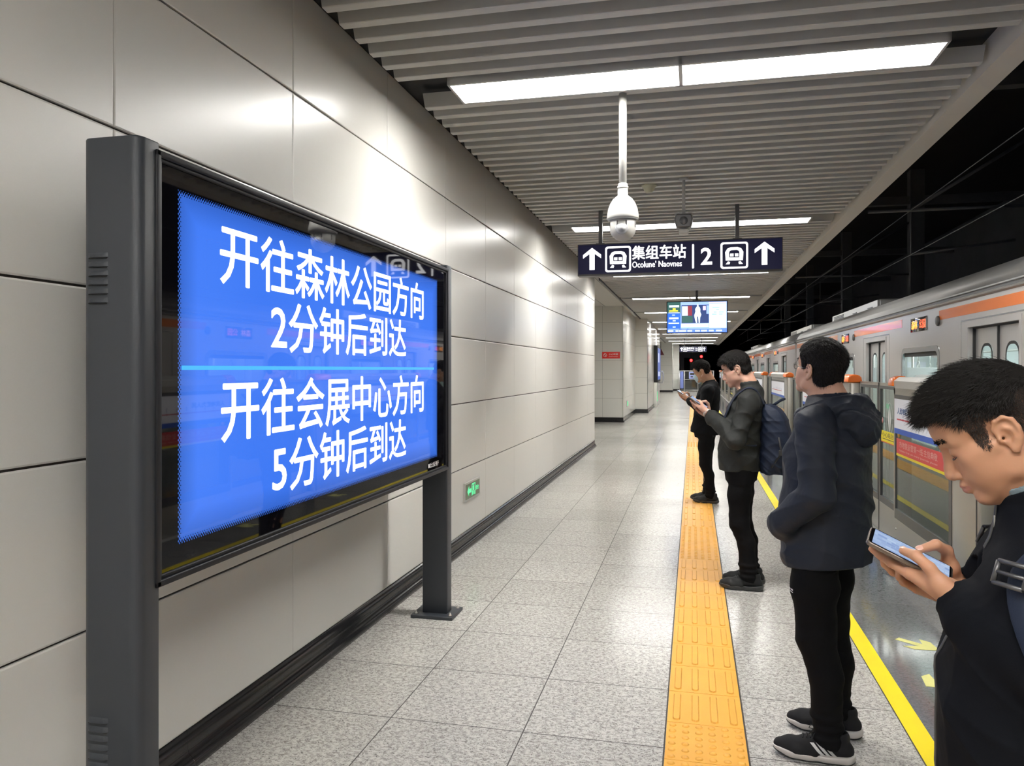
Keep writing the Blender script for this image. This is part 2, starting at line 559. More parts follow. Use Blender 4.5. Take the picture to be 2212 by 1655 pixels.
# tactile strip: guide bars, with blocks of domes here and there
TX0, TX1 = -0.116, 0.222
m = MB()
TL = 0.343
y = 3.552 - TL * 18
k = 0
def add_bar(m, x0, x1, y0, y1, h):
    """guide bar with rounded ends and sloped flanks"""
    w = (x1 - x0) / 2; cx = (x0 + x1) / 2; r = w; out, inn = [], []
    for i in range(6):
        t = PI * i / 5
        out.append((cx - r * math.cos(t), y1 - r + r * math.sin(t)))
    for i in range(6):
        t = PI * i / 5
        out.append((cx + r * math.cos(t), y0 + r - r * math.sin(t)))
    inn = [(cx + (px - cx) * 0.74, (y0 + y1) / 2 + (py - (y0 + y1) / 2) * (1 - 0.26 * r / ((y1 - y0) / 2))) for px, py in out]
    n = len(out)
    v = [(a, b, 0.004) for a, b in out] + [(a, b, 0.004 + h) for a, b in inn]
    f = [(i, (i + 1) % n, n + (i + 1) % n, n + i) for i in range(n)] + [tuple(n + i for i in range(n))]
    m.add(v, f, 0, False)
def add_dome(m, cx, cy, r, h, n=10):
    v, f = [], []
    for j, (rr, hh) in enumerate(((1, 0), (0.8, 0.7), (0.45, 1.0))):
        for i in range(n):
            t = 2 * PI * i / n
            v.append((cx + r * rr * math.cos(t), cy + r * rr * math.sin(t), 0.004 + h * hh))
    for j in range(2):
        for i in range(n):
            f.append((j * n + i, j * n + (i + 1) % n, (j + 1) * n + (i + 1) % n, (j + 1) * n + i))
    f.append(tuple(2 * n + i for i in range(n)))
    m.add(v, f, 0, True)
wdt = TX1 - TX0
while y < 46:
    dots = (y < 3.5 and y > 2.0) or (6.6 < y < 8.0) or (16 < y < 17) or (26 < y < 27)
    g = 0.0016
    m.box(TX0 + g, TX1 - g, y + g, y + TL - g, -0.01, 0.004)
    if dots:
        nd = 6
        for a in range(nd):
            for b in range(nd):
                add_dome(m, TX0 + wdt * (a + 0.5) / nd, y + TL * (b + 0.5) / nd, 0.0165, 0.0055, 12 if y < 4 else 6)
    else:
        for a in range(4):
            cx = TX0 + wdt * (a + 0.5) / 4
            add_bar(m, cx - 0.0175, cx + 0.0175, y + 0.022, y + TL - 0.022, 0.0055)
    y += TL
struct(m.build('floor_tactile_strip', M['tactile']))
m = MB(); m.box(TX0 - 0.006, TX0, -3, 46, 0, 0.003); m.box(TX1, TX1 + 0.006, -3, 46, 0, 0.003)
struct(m.build('floor_seam', M['joint']))

# pale yellow arrows on the dark edge
def arrow_on_floor(cx, cy, ang, s):
    pts = [(-0.5, 0.42), (0.02, 0.1), (-0.12, 0.42), (0.12, 0.42), (0.5, 0.0), (0.12, -0.42), (-0.12, -0.42), (0.02, -0.1), (-0.5, -0.42), (-0.30, 0.0)]
    # shaft-less double-barbed arrow
    pts = [(-0.55, 0.10), (0.05, 0.10), (-0.18, 0.40), (0.10, 0.40), (0.52, 0.0), (0.10, -0.40), (-0.18, -0.40), (0.05, -0.10), (-0.55, -0.10)]
    c, sn = math.cos(ang), math.sin(ang)
    mm = MB()
    mm.prism([(cx + s * (a * c - b * sn), cy + s * (a * sn + b * c)) for a, b in pts], 0.0, 0.0018, 'z')
    return struct(mm.build('floor_arrow', M['arrow']))
arrow_on_floor(1.275, 4.885, R(-41), 0.23)
arrow_on_floor(1.235, 4.33, R(-139), 0.23)
arrow_on_floor(1.330, 7.05, R(-41), 0.23)
arrow_on_floor(1.30, 9.0, R(-41), 0.23)

# ---- left wall: enamelled panels with dark joints
ZJ = [0.1415, 0.719, 1.298, 1.879, 2.451, 3.015, 3.59]
YJ = [2.313 + 1.245 * k for k in range(-6, 11)] + [15.88]
m = MB()
m.box(-2.35, WALL_X - 0.012, YJ[0], 15.868, 0, 3.6, 1)
def add_panel(m, y0, y1, z0, z1, gy, gz):
    """sheet panel: flat face, rolled edges"""
    e = 0.006
    x = WALL_X
    a = [(x - 0.014, y0 + gy, z0 + gz), (x - 0.014, y1 - gy, z0 + gz), (x - 0.014, y1 - gy, z1 - gz), (x - 0.014, y0 + gy, z1 - gz)]
    b = [(x - 0.002, y0 + gy, z0 + gz), (x - 0.002, y1 - gy, z0 + gz), (x - 0.002, y1 - gy, z1 - gz), (x - 0.002, y0 + gy, z1 - gz)]
    c = [(x, y0 + gy + e, z0 + gz + e), (x, y1 - gy - e, z0 + gz + e), (x, y1 - gy - e, z1 - gz - e), (x, y0 + gy + e, z1 - gz - e)]
    f = []
    for k in range(4):
        k2 = (k + 1) % 4
        f.append((k, k2, 4 + k2, 4 + k)); f.append((4 + k, 4 + k2, 8 + k2, 8 + k))
    f.append((8, 9, 10, 11))
    m.add(a + b + c, f, 0)
for i in range(len(YJ) - 1):
    for j in range(len(ZJ) - 1):
        add_panel(m, YJ[i], YJ[i + 1], ZJ[j], ZJ[j + 1], 0.0014, 0.0045)
# the return round the end of the wall
m.box(-2.35, WALL_X, 15.87, 15.9, 0.14, 3.59, 0)
struct(m.build('wall_left', [M['panel'], M['joint']]))

# black granite base with a coved toe, jointed every 0.6 m
def base_run(name, x, y0, y1, step=0.6, start=3.31):
    mm = MB()
    prof = [(x - 0.01, 0.0), (x + 0.042, 0.0), (x + 0.042, 0.012), (x + 0.038, 0.028), (x + 0.026, 0.043), (x + 0.012, 0.056), (x + 0.006, 0.075), (x + 0.004, 0.1415), (x - 0.01, 0.1415)]
    ys = [y0]
    t = start - 30 * step
    while t < y1:
        if t > y0: ys.append(t)
        t += step
    ys.append(y1)
    for a, b in zip(ys[:-1], ys[1:]):
        mm.prism(prof, a + 0.0008, b - 0.0008, 'y', 0, True, False)
    o = mm.build(name, M['baseboard'])
    return struct(o)
base_run('baseboard_left', WALL_X, YJ[0], 15.9)

# wall behind the photographer
m = MB(); m.box(-2.4, 2.0, -6.3, -6.1, 0, 4.2)
struct(m.build('wall_back', M['tile_white']))

# ---- slat ceiling
def add_slat(m, yf):
    """one baffle; yf is the y of its far lower edge: 65 mm wide, 105 mm deep, chamfered ends and edges"""
    y1, y0 = yf, yf - 0.066
    c = 0.004
    prof = [(y0, ZC + 0.105), (y0, ZC + c), (y0 + c, ZC), (y1 - c, ZC), (y1, ZC + c), (y1, ZC + 0.105)]
    n = len(prof)
    e = 0.016
    vs_ = []
    for k, (yy, zz) in enumerate(prof):
        low = zz < ZC + 0.02
        vs_.append((XL + (e if low else 0), yy, zz))
    for k, (yy, zz) in enumerate(prof):
        low = zz < ZC + 0.02
        vs_.append((XR - (e if low else 0), yy, zz))
    f = [(k, (k + 1) % n, n + (k + 1) % n, n + k) for k in range(n)] + [tuple(reversed(range(n))), tuple(n + k for k in range(n))]
    m.add(vs_, f, 0)
m = MB()
for n in range(-3, 12):
    for k in range(24):
        yf = 5.22 + LIGHT_P * n + 0.196 * k
        if -6 < yf < Y_END - 0.5:
            add_slat(m, yf)
struct(m.build('ceiling', M['slat']))
# black sheet standing for the unlit void, set low to darken between slats, and the carriers that the slats hang from
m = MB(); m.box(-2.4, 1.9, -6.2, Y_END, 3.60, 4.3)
struct(m.build('ceiling_void_sheet', M['void']))
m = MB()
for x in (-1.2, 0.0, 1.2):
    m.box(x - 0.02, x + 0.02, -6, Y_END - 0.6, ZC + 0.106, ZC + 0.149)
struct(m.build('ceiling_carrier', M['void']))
# edge beam along the tracks
m = MB()
ybs = [-6.2 + 1.75 * k for k in range(39)]
for a, b in zip(ybs[:-1], ybs[1:]):
    m.box(1.735, 1.896, a + 0.001, min(b, Y_END) - 0.001, ZC - 0.03, 4.3, 0, 0)
m.box(1.74, 1.89, -6.2, Y_END, ZC - 0.02, 4.29)
struct(m.build('beam_track_edge', M['beam']))

# ---- recess and white tiled piers beyond the end of the left wall
def tiled_block(name, x0, x1, y0, y1, z0, z1, tw, th, yw=1.2, xo=0.0):
    mm = MB()
    g = 0.003
    mm.box(x0 + 0.006, x1 - 0.006, y0 + 0.006, y1 - 0.006, z0, z1, 1)
    zs = [z0 + th * k for k in range(int((z1 - z0) / th) + 1)] + [z1]
    xs = [x1 - tw * k for k in range(int((x1 - x0) / tw) + 1)] + [x0]
    ysl = [y0 + yw * k for k in range(int((y1 - y0) / yw) + 1)] + [y1]
    for za, zb in zip(zs[:-1], zs[1:]):
        if zb - za < 0.02: continue
        for xa, xb in zip(xs[1:], xs[:-1]):
            if xb - xa < 0.02: continue
            mm.box(xa + g, xb - g if xb < x1 else x1, y0, y0 + 0.01, za + g, zb - g, 0)
        for ya, yb in zip(ysl[:-1], ysl[1:]):
            if yb - ya < 0.02: continue
            mm.box(x1 - 0.01, x1, (ya + g if ya > y0 else y0), yb - g, za + g, zb - g, 0)
    return struct(mm.build(name, [M['tile_white'], M['joint_grey']]))
tiled_block('wall_recess', -5.0, -2.06, 23.4, 28.5, 0.14, 4.0, 0.62, 0.577)
tiled_block('wall_pier', -5.0, -1.62, 28.5, 39.0, 0.14, 4.0, 0.62, 0.577)
tiled_block('wall_far', -5.0, -1.40, 55.0, 58.8, 0.14, 3.9, 1.0, 0.577)
tiled_block('wall_far_inner', -2.2, -0.98, 58.0, 58.8, 0.14, 3.9, 0.9, 0.577)
m = MB(); m.box(-5.2, -5.0, 15.9, 60, 0, 4.2)
struct(m.build('wall_recess_side', M['tile_white']))
m = MB(); m.box(-5.0, -1.9, 15.9, 60, 3.52, 3.6)
for k in range(12):
    m.box(-5.0 + 0.6 * k, -4.995 + 0.6 * k, 15.9, 23.4, 3.512, 3.521, 1) if -5.0 + 0.6 * k < -1.9 else None
struct(m.build('ceiling_recess', [M['soffit'], M['joint_grey']]))
m = MB(); m.box(-1.9, -1.868, 15.9, 60, ZC - 0.01, 3.62)
struct(m.build('trim_1', M['steel_dark']))
for nm, (x0, x1, y0, y1) in {'baseboard_recess': (-5.0, -2.045, 23.37, 28.49), 'baseboard_pier': (-5.0, -1.605, 28.47, 39.0), 'baseboard_far': (-2.2, -0.97, 57.97, 58.75), 'baseboard_far_side': (-5.0, -1.39, 54.97, 57.96)}.items():
    m = MB()
    m.box(x0, x1, y0, y1, 0.0, 0.139, 0)
    m.box(x0, x1 + 0.025, y0 - 0.025, y1, 0.0, 0.03, 0)
    struct(m.build(nm, M['baseboard']))

# ---- the dark beyond the platform edge: trackbed, far tunnel wall and roof
m = MB(); m.box(1.9, 9.0, -8, 120, -1.6, -1.4)
struct(m.build('floor_trackbed', M['concrete']))
m = MB(); m.box(1.86, 1.9, -6, Y_END, -1.5, -0.12)
struct(m.build('wall_platform_edge', M['concrete']))
m = MB(); m.box(9.0, 9.3, -8, 120, -1.6, 7)
struct(m.build('wall_track', M['concrete']))
m = MB(); m.box(1.9, 9.3, -8, 120, 6.6, 6.9)
struct(m.build('ceiling_track', M['void']))
m = MB(); m.box(-6, 9.3, 90, 90.3, -1.6, 7)
struct(m.build('wall_tunnel', M['void']))
# grey building face glimpsed past the end of the platform
m = MB(); m.box(-2.5, 0.9, 68, 68.4, -1, 6.0, 0); m.box(-0.75, -0.25, 67.95, 68.05, 0.6, 2.6, 1); m.box(-0.2, 0.1, 67.9, 68.05, 0.6, 2.6, 2)
struct(m.build('wall_beyond', [mat('pale_render', (0.55, 0.55, 0.60), 0.9), M['void'], M['joint_grey']]))
for yy in (62.08, 66.08):
    m = MB(); m.box(-1.2, 2.4, yy - 0.1, yy + 0.1, 4.0, 4.2); m.box(-1.2, -1.0, yy - 0.1, yy + 0.1, -1.4, 4.0)
    struct(m.build('beam_signal', M['concrete']))
# steel columns and ties of the track roof
for n, yy in enumerate((12.5, 21.0, 30.0, 39.0, 48.0)):
    m = MB()
    m.box(5.3, 5.62, yy, yy + 0.32, -1.4, 6.6)
    m.box(1.9, 9.0, yy + 0.06, yy + 0.26, 5.75, 5.95)
    m.tube([(2.6, yy + 0.16, 4.0), (5.3, yy + 0.16, 4.0)], 0.025, 8, 0)
    m.tube([(3.2, yy + 0.16, 4.0), (5.3, yy + 0.16, 5.3)], 0.025, 8, 0); m.tube([(3.2, yy + 0.16, 4.0), (3.2, yy + 0.16, 3.33)], 0.01, 8, 0); m.tube([(3.2, yy + 0.16, 3.33), (4.6, yy + 0.16, 3.5)], 0.018, 8, 0)
    o = m.build('trim_column', [M['concrete'], M['wire']])
    struct(o)

# ================================================================ CEILING LIGHTS
LX0, LX1, LZ = -1.53, 1.39, 3.42
ORD = ['nearest', 'second', 'third', 'fourth', 'fifth', 'sixth', 'seventh', 'eighth', 'ninth', 'tenth', 'eleventh']
def make_light():
    root = empty('ceiling_light', (0, 0, LZ))
    for sx, (x0, x1) in enumerate(((LX0, -0.085), (-0.063, LX1))):
        m = MB(); m.box(x0 + 0.012, x1 - 0.012, -0.162, 0.162, 0.004, 0.012)
        m.build('diffuser', M['diffuser'], root)
    m = MB()
    x0, x1, y0, y1 = LX0 - 0.004, LX1 + 0.004, -0.185, 0.185
    m.box(x0, x1, y0, y0 + 0.022, 0, 0.12); m.box(x0, x1, y1 - 0.022, y1, 0, 0.12)
    m.box(x0, x0 + 0.016, y0, y1, 0, 0.12); m.box(x1 - 0.016, x1, y0, y1, 0, 0.12)
    m.box(-0.085, -0.063, y0, y1, 0, 0.12)
    m.box(x0, x1, y0, y1, 0.10, 0.125)
    m.build('frame', M['light_frame'], root)
    return root
lab = {-3: 'white twin-panel ceiling light behind the viewpoint, rearmost', -2: 'white twin-panel ceiling light behind the viewpoint',
       -1: 'white twin-panel ceiling light directly overhead, out of view',
       0: 'large bright twin-panel ceiling light, nearest, above the white dome camera pole',
       1: 'bright ceiling light strip behind the dome camera and the hanging platform sign',
       2: 'bright ceiling light strip showing just below the hanging platform sign',
       3: 'ceiling light strip just above the hanging television'}
first = None
for n in range(-2, 11):
    o = make_light() if first is None else copy_tree(first)
    first = first or o
    o.location = (0, LIGHT_Y0 + LIGHT_P * n, LZ)
    tag(o, lab.get(n, '%s of the ceiling light strips counted from the nearest, beyond the television' % ORD[min(n, 10)]), 'ceiling light', 'row of ceiling light strips')

# ================================================================ INFORMATION DISPLAY ON TWO POSTS
SX = -1.545                     # front face of the cabinet
disp = empty('information_display', (SX - 0.09, 3.35, 0), 0,
             'large blue train arrival display on two charcoal posts beside the panelled wall', 'display screen')
D0 = Vector(disp.location)
def dl(x, y, z): return (x - D0.x, y - D0.y, z - D0.z)
def dbox(m, x0, x1, y0, y1, z0, z1, mi=0, b=0):
    m.box(x0 - D0.x, x1 - D0.x, y0 - D0.y, y1 - D0.y, z0, z1, mi, b)
def round_rect(x0, x1, y0, y1, r, n=6, which=(1, 1, 1, 1)):
    out = []
    for (cx, cy, a0, w) in ((x1 - r, y1 - r, 0, which[0]), (x0 + r, y1 - r, 90, which[1]), (x0 + r, y0 + r, 180, which[2]), (x1 - r, y0 + r, 270, which[3])):
        if w:
            for k in range(n + 1):
                t = R(a0 + 90 * k / n)
                out.append((cx + r * math.cos(t), cy + r * math.sin(t)))
        else:
            out.append((cx + r * (1 if a0 in (0, 270) else -1), cy + r * (1 if a0 in (0, 90) else -1)))
    return out
for y0, y1 in ((1.897, 1.985), (4.735, 4.83)):
    x0, x1 = (SX - 0.195, SX) if y0 < 3 else (SX - 0.17, SX)
    m = MB()
    m.prism([(a - D0.x, b - D0.y) for a, b in round_rect(x0, x1, y0, y1, 0.03, 8, (0, 1, 1, 1) if y0 < 3 else (1, 1, 1, 1))] if y0 < 3 else
            [(a - D0.x, b - D0.y) for a, b in round_rect(x0, x1, y0, y1, 0.008, 3)], 0.018, 2.275, 'z', 0, True)
    po = m.build('post', M['post'], disp)
    po.data.polygons.foreach_set('use_smooth', [len(p.vertices) == 4 for p in po.data.polygons])
    md = po.modifiers.new('edge', 'BEVEL'); md.width = 0.005; md.segments = 2; md.limit_method = 'ANGLE'; md.angle_limit = R(40)
    m = MB()
    dbox(m, x0 - 0.055, x1 + 0.055, y0 - 0.07, y1 + 0.07, 0.0, 0.02, 0, 0.003)
    bp = m.build('base_plate', M['post'], disp)
    for bx in (x0 - 0.03, x1 + 0.03):
        for by in (y0 - 0.035, y1 + 0.035):
            m = MB()
            m.lathe([(0.012, 0), (0.012, 0.006), (0.008, 0.008), (0.007, 0.018), (0.004, 0.02)], dl(bx, by, 0.02), 12)
            m.build('bolt', M['steel'], bp)
    if y0 < 3:
        for zt in (1.928, 0.578):
            m = MB()
            for k in range(6):
                z = zt - 0.0262 * k
                # pressed louvre: a hooded slit
                vs_ = []
                xa, xb = x0 + 0.025, x0 + 0.092
                nn = 8
                for i in range(nn + 1):
                    t = i / nn
                    x = xa + (xb - xa) * t
                    hh = 0.009 * min(1, 6 * t, 6 * (1 - t))
                    vs_ += [dl(x, y0 - 0.0002, z + 0.011), dl(x, y0 - hh, z - 0.002), dl(x, y0 - hh * 0.9, z - 0.004), dl(x, y0 + 0.001, z - 0.005)]
                f = []
                for i in range(nn):
                    for q in range(3):
                        f.append((i * 4 + q, i * 4 + 4 + q, i * 4 + 5 + q, i * 4 + 1 + q))
                m.add(vs_, f, 0, True)
                dbox(m, xa + 0.003, xb - 0.003, y0 - 0.004, y0 + 0.001, z - 0.0065, z - 0.005, 1)
            m.build('vent', [M['post'], M['black']], po)
CY0, CY1, CZ0, CZ1 = 1.968, 4.755, 0.952, 2.252
m = MB()
dbox(m, SX - 0.15, SX - 0.012, CY0 + 0.02, CY1 - 0.02, CZ0 + 0.004, CZ1 - 0.004, 0, 0.006)
m.build('cabinet', M['post'], disp)
m = MB()
fw = 0.020
for (a, b, c, d) in ((CY0, CY1, CZ0, CZ0 + fw), (CY0, CY1, CZ1 - fw, CZ1), (CY0, CY0 + fw, CZ0, CZ1), (CY1 - fw, CY1, CZ0, CZ1)):
    dbox(m, SX - 0.055, SX + 0.006, a, b, c, d, 0, 0.004)
for (a, b, c, d) in ((CY0 + fw, CY1 - fw, CZ0 + fw, CZ0 + fw + 0.012), (CY0 + fw, CY1 - fw, CZ1 - fw - 0.012, CZ1 - fw), (CY0 + fw, CY0 + fw + 0.012, CZ0 + fw, CZ1 - fw), (CY1 - fw - 0.012, CY1 - fw, CZ0 + fw, CZ1 - fw)):
    dbox(m, SX - 0.055, SX - 0.002, a, b, c, d, 0, 0.003)
m.build('screen_frame', M['frame_black'], disp)
# the screen: black glass with the lit blue field inside it
def screen_mat():
    m, nt, b = new_mat('display_screen')
    tc = N(nt, 'ShaderNodeTexCoord'); sp = N(nt, 'ShaderNodeSeparateXYZ')
    L(nt, tc, 'Object', sp, 0)
    y, z = sp.outputs[1], sp.outputs[2]
    AY0, AY1, AZ0, AZ1 = 2.080 - D0.y, 4.567 - D0.y, 1.056, 2.158
    dy = math_node(nt, 'MINIMUM', math_node(nt, 'SUBTRACT', y, AY0), math_node(nt, 'SUBTRACT', AY1, y))
    dz = math_node(nt, 'MINIMUM', math_node(nt, 'SUBTRACT', z, AZ0), math_node(nt, 'SUBTRACT', AZ1, z))
    d = math_node(nt, 'MINIMUM', dy, dz)
    inside = math_node(nt, 'GREATER_THAN', d, 0.0)
    core = math_node(nt, 'GREATER_THAN', d, 0.020)
    s = math_node(nt, 'MULTIPLY', math_node(nt, 'SINE', math_node(nt, 'MULTIPLY', y, 520.0)), math_node(nt, 'SINE', math_node(nt, 'MULTIPLY', z, 420.0)))
    dots = math_node(nt, 'GREATER_THAN', s, math_node(nt, 'MULTIPLY_ADD', d, -70.0, 0.55))
    lit = math_node(nt, 'MULTIPLY', inside, math_node(nt, 'MAXIMUM', core, dots))
    fall = N(nt, 'ShaderNodeMapRange', i_1=0.0, i_2=0.10, i_3=0.62, i_4=1.0)
    nt.links.new(d, fall.inputs[0])
    n = N(nt, 'ShaderNodeTexNoise', i_Scale=1.1, i_Detail=1.0)
    L(nt, tc, 'Object', n, 'Vector')
    mx = N(nt, 'ShaderNodeMix', data_type='RGBA')
    mx.inputs[6].default_value = (0.030, 0.145, 0.76, 1)
    mx.inputs[7].default_value = (0.072, 0.225, 0.90, 1)
    L(nt, n, 'Fac', mx, 0)
    L(nt, mx, 2, b, 'Emission Color')
    nt.links.new(math_node(nt, 'MULTIPLY', lit, fall.outputs[0]), b.inputs['Emission Strength'])
    b.inputs['Base Color'].default_value = (0.004, 0.004, 0.006, 1)
    b.inputs['Roughness'].default_value = 0.025
    b.inputs['Specular IOR Level'].default_value = 0.6
    return m
m = MB()
dbox(m, SX - 0.03, SX - 0.010, CY0 + 0.03, CY1 - 0.03, CZ0 + 0.03, CZ1 - 0.03)
scr = m.build('screen', screen_mat(), disp)
TXF = SX - 0.0098
for body, ya, yb, za, zb in (('开往森林公园方向', 2.303, 4.311, 1.893, 2.10), ('2分钟后到达', 2.625, 4.025, 1.668, 1.868),
                             ('开往会展中心方向', 2.309, 4.311, 1.352, 1.566), ('5分钟后到达', 2.635, 4.025, 1.12, 1.325)):
    fit_text('lettering', body, yb - ya, zb - za, M['white_emit'], scr, dl(TXF, ya, za), FACE_X, 0.0, 0.0008, 0.0028)
m = MB(); dbox(m, TXF, TXF + 0.0006, 2.10, 4.50, 1.598, 1.612)
m.build('divider_line', M['cyan_emit'], scr)
m = MB()
fit_text('maker_mark', '■北大方正电子', 0.19, 0.03, M['white_paint'], scr, dl(TXF, 4.40, 1.0), FACE_X, 0.0, 0.0006)

# ================================================================ HANGING PLATFORM SIGN
def sign_panel_art(root, w, h, y):
    """white pictograms and lettering on the sign face; local x from -w/2"""
    k = w / 2.28
    def X(px): return -w / 2 + (px - 80) / (2128 - 80) * w      # from the picture of the sign
    def Z(t): return -h / 2 + t * h
    arts = []
    def arrow(cx):
        m = MB()
        pts = [(0, .40), (.105, .17), (.105, .05), (.03, .2), (.03, -.33), (-.03, -.33), (-.03, .2), (-.105, .05), (-.105, .17)]
        m.prism([(cx + a * k, b * h * 0.95) for a, b in reversed(pts)], y - 0.002, y, 'y')
        o = m.build('arrow_symbol', M['white_emit'], root)
    arrow(X(232)); arrow(X(1955))
    def tram(cx):
        m = MB()
        s = h * 0.40
        o1 = round_rect(cx - s, cx + s, -s, s, s * .2, 5); i1 = round_rect(cx - s * .86, cx + s * .86, -s * .86, s * .86, s * .12, 5)
        n = len(o1)
        vs_ = [(a, y, b) for a, b in o1] + [(a, y, b) for a, b in i1] + [(a, y - .002, b) for a, b in o1] + [(a, y - .002, b) for a, b in i1]
        f = []
        for q in range(n):
            q2 = (q + 1) % n
            f += [(2 * n + q, 2 * n + q2, 3 * n + q2, 3 * n + q), (q, q2, 2 * n + q2, 2 * n + q), (n + q, n + q2, 3 * n + q2, 3 * n + q)]
        m.add(vs_, f)
        # carriage front with a rounded roof, window opening and two feet
        body = [(cx - .62 * s, -.38 * s), (cx + .62 * s, -.38 * s), (cx + .66 * s, .25 * s), (cx + .5 * s, .52 * s), (cx + .25 * s, .62 * s), (cx - .25 * s, .62 * s), (cx - .5 * s, .52 * s), (cx - .66 * s, .25 * s)]
        win = [(cx - .36 * s, -.16 * s), (cx + .36 * s, -.16 * s), (cx + .38 * s, .2 * s), (cx + .33 * s, .34 * s), (cx + .2 * s, .40 * s), (cx - .2 * s, .40 * s), (cx - .33 * s, .34 * s), (cx - .38 * s, .2 * s)]
        n = 8
        vs_ = [(a, y - .002, b) for a, b in body] + [(a, y - .002, b) for a, b in win]
        m.add(vs_, [(q, (q + 1) % n, n + (q + 1) % n, n + q) for q in range(n)])
        for sg in (-1, 1):
            m.prism([(cx + sg * .62 * s, -.66 * s), (cx + sg * .34 * s, -.66 * s), (cx + sg * .3 * s, -.5 * s), (cx + sg * .45 * s, -.44 * s)], y - .002, y, 'y')
            m.prism([(cx + sg * .05 * s, -.08 * s), (cx + sg * .3 * s, -.08 * s), (cx + sg * .3 * s, .14 * s), (cx + sg * .05 * s, .14 * s)], y - .002, y, 'y')
        m.build('tram_symbol', M['white_emit'], root)
    tram(X(503)); tram(X(1665))
    fit_text('lettering', '集组车站', X(1190) - X(650), h * 0.42, M['white_emit'], root, (X(650), y, Z(0.47)), FACE_MY, 0.0, 0.002, 0.0035 * k)
    fit_text('lettering', 'Ocolune\' Naovnes', X(1150) - X(650), h * 0.19, M['white_emit'], root, (X(650), y, Z(0.22)), FACE_MY, 0.0, 0.002, 0.0014 * k)
    fit_text('lettering', '2', X(1450) - X(1338), h * 0.52, M['white_emit'], root, (X(1338), y, Z(0.24)), FACE_MY, 0.02, 0.002)
    m = MB(); m.prism(round_rect(X(1252), X(1272), Z(0.14), Z(0.88), 0.008, 3), y - .002, y, 'y')
    m.build('divider_line', M['white_emit'], root)
def hanging_sign(cx, cy, zc, w, h, label, pole_top, px=(-0.88, 0.66)):
    root = empty('hanging_sign', (cx, cy, zc), 0, label, 'sign')
    m = MB(); m.box(-w / 2, w / 2, 0, 0.14, -h / 2, h / 2, 0, 0.004)
    m.build('sign_box', M['steel_dark'], root)
    m = MB(); m.box(-w / 2 + 0.008, w / 2 - 0.008, -0.003, 0.004, -h / 2 + 0.02, h / 2 - 0.012)
    face = m.build('sign_face', M['sign_navy'], root)
    m = MB(); m.box(-w / 2 + 0.008, w / 2 - 0.008, 0.137, 0.143, -h / 2 + 0.02, h / 2 - 0.012)
    m.build('sign_back', M['sign_navy'], root)
    sign_panel_art(face, w, h, -0.003)
    for p in px:
        m = MB(); m.box(p - 0.022, p + 0.022, 0.05, 0.094, h / 2, pole_top - zc); m.box(p - 0.05, p + 0.05, 0.03, 0.114, h / 2, h / 2 + 0.012)
        m.build('hanger_post', M['steel_dark'], root)
    return root
hanging_sign(-0.175, 8.95, 2.877, 2.282, 0.372, 'navy lit hanging sign with white arrows, tram symbols and number 2', 3.6)
hanging_sign(0.0, 46.5, 2.78, 1.55, 0.32, 'small distant lit hanging sign beyond the television', 3.6, (-0.5, 0.5))

# ================================================================ TELEVISION
tv = empty('hanging_television', (0.09, 18.6, 2.83), 0, 'wide hanging television showing a broadcast with a white figure', 'television')
m = MB(); m.box(-0.70, 0.70, 0.004, 0.12, -0.38, 0.38, 0, 0.012)
m.build('casing', M['black'], tv)
m = MB()
m.tube([(0, 0.06, 0.36), (0, 0.06, 0.9)], 0.03, 12); m.box(-0.1, 0.1, 0.02, 0.1, 0.37, 0.4)
m.build('hanger_post', M['steel_dark'], tv)
TVC = [('tv_sky', (0.30, 0.45, 1.0)), ('tv_white', (0.75, 0.92, 1.0)), ('tv_blue', (0.02, 0.13, 0.75)), ('tv_navy', (0.02, 0.045, 0.16)), ('tv_green', (0.03, 0.10, 0.09)),
       ('tv_maroon', (0.25, 0.03, 0.05)), ('tv_yellow', (0.85, 0.75, 0.05)), ('tv_ticker', (0.10, 0.22, 0.92)), ('tv_mint', (0.55, 0.95, 0.80)), ('tv_pink', (0.75, 0.55, 0.85)), ('tv_ink', (0.30, 0.50, 0.80))]
TVM = [emis(n, c, 1.5) for n, c in TVC]
for q in TVM:
    pass
m = MB()
def tvr(x0, x1, z0, z1, mi, lay=0):
    """rectangle on the screen; x,z in 0..1"""
    X0, X1, Z0, Z1 = -0.68 + 1.36 * x0, -0.68 + 1.36 * x1, -0.36 + 0.72 * z0, -0.36 + 0.72 * z1
    y = 0.003 - 0.0006 * lay
    m.add([(X0, y, Z0), (X1, y, Z0), (X1, y, Z1), (X0, y, Z1)], [(0, 1, 2, 3)], mi)
tvr(0, 1, 0, 1, 0)
tvr(0, .225, .13, 1, 4, 1); tvr(0, .225, .13, .63, 2, 2)
for z0, z1, a, b, c in ((.83, .90, .03, .2, 1), (.74, .80, .09, .14, 6), (.69, .735, .03, .18, 6), (.64, .665, .02, .21, 1), (.55, .60, .08, .13, 0), (.44, .50, .03, .19, 1), (.37, .41, .09, .14, 1), (.29, .33, .02, .2, 1), (.17, .2, .09, .14, 1)):
    tvr(a, b, z0, z1, c, 3)
tvr(.24, .70, .30, .90, 3, 1); tvr(.25, .345, .55, .86, 1, 2); tvr(.345, .42, .55, .87, 5, 2); tvr(.25, .43, .32, .54, 4, 2); tvr(.60, .65, .72, .86, 9, 2); tvr(.66, .70, .6, .88, 0, 2)
tvr(.235, .70, .17, .29, 1, 1); tvr(.25, .33, .19, .26, 8, 2); tvr(.37, .41, .2, .26, 9, 2); tvr(.62, .70, .19, .26, 8, 2)
tvr(.71, .99, .15, .93, 1, 1); tvr(.70, .99, .945, .985, 9, 1)
for a, b, z in ((.76, .88, .81), (.82, .87, .735), (.78, .83, .655), (.87, .95, .655), (.75, .83, .585), (.87, .93, .585)):
    tvr(a, b, z - .014, z + .014, 10, 2)
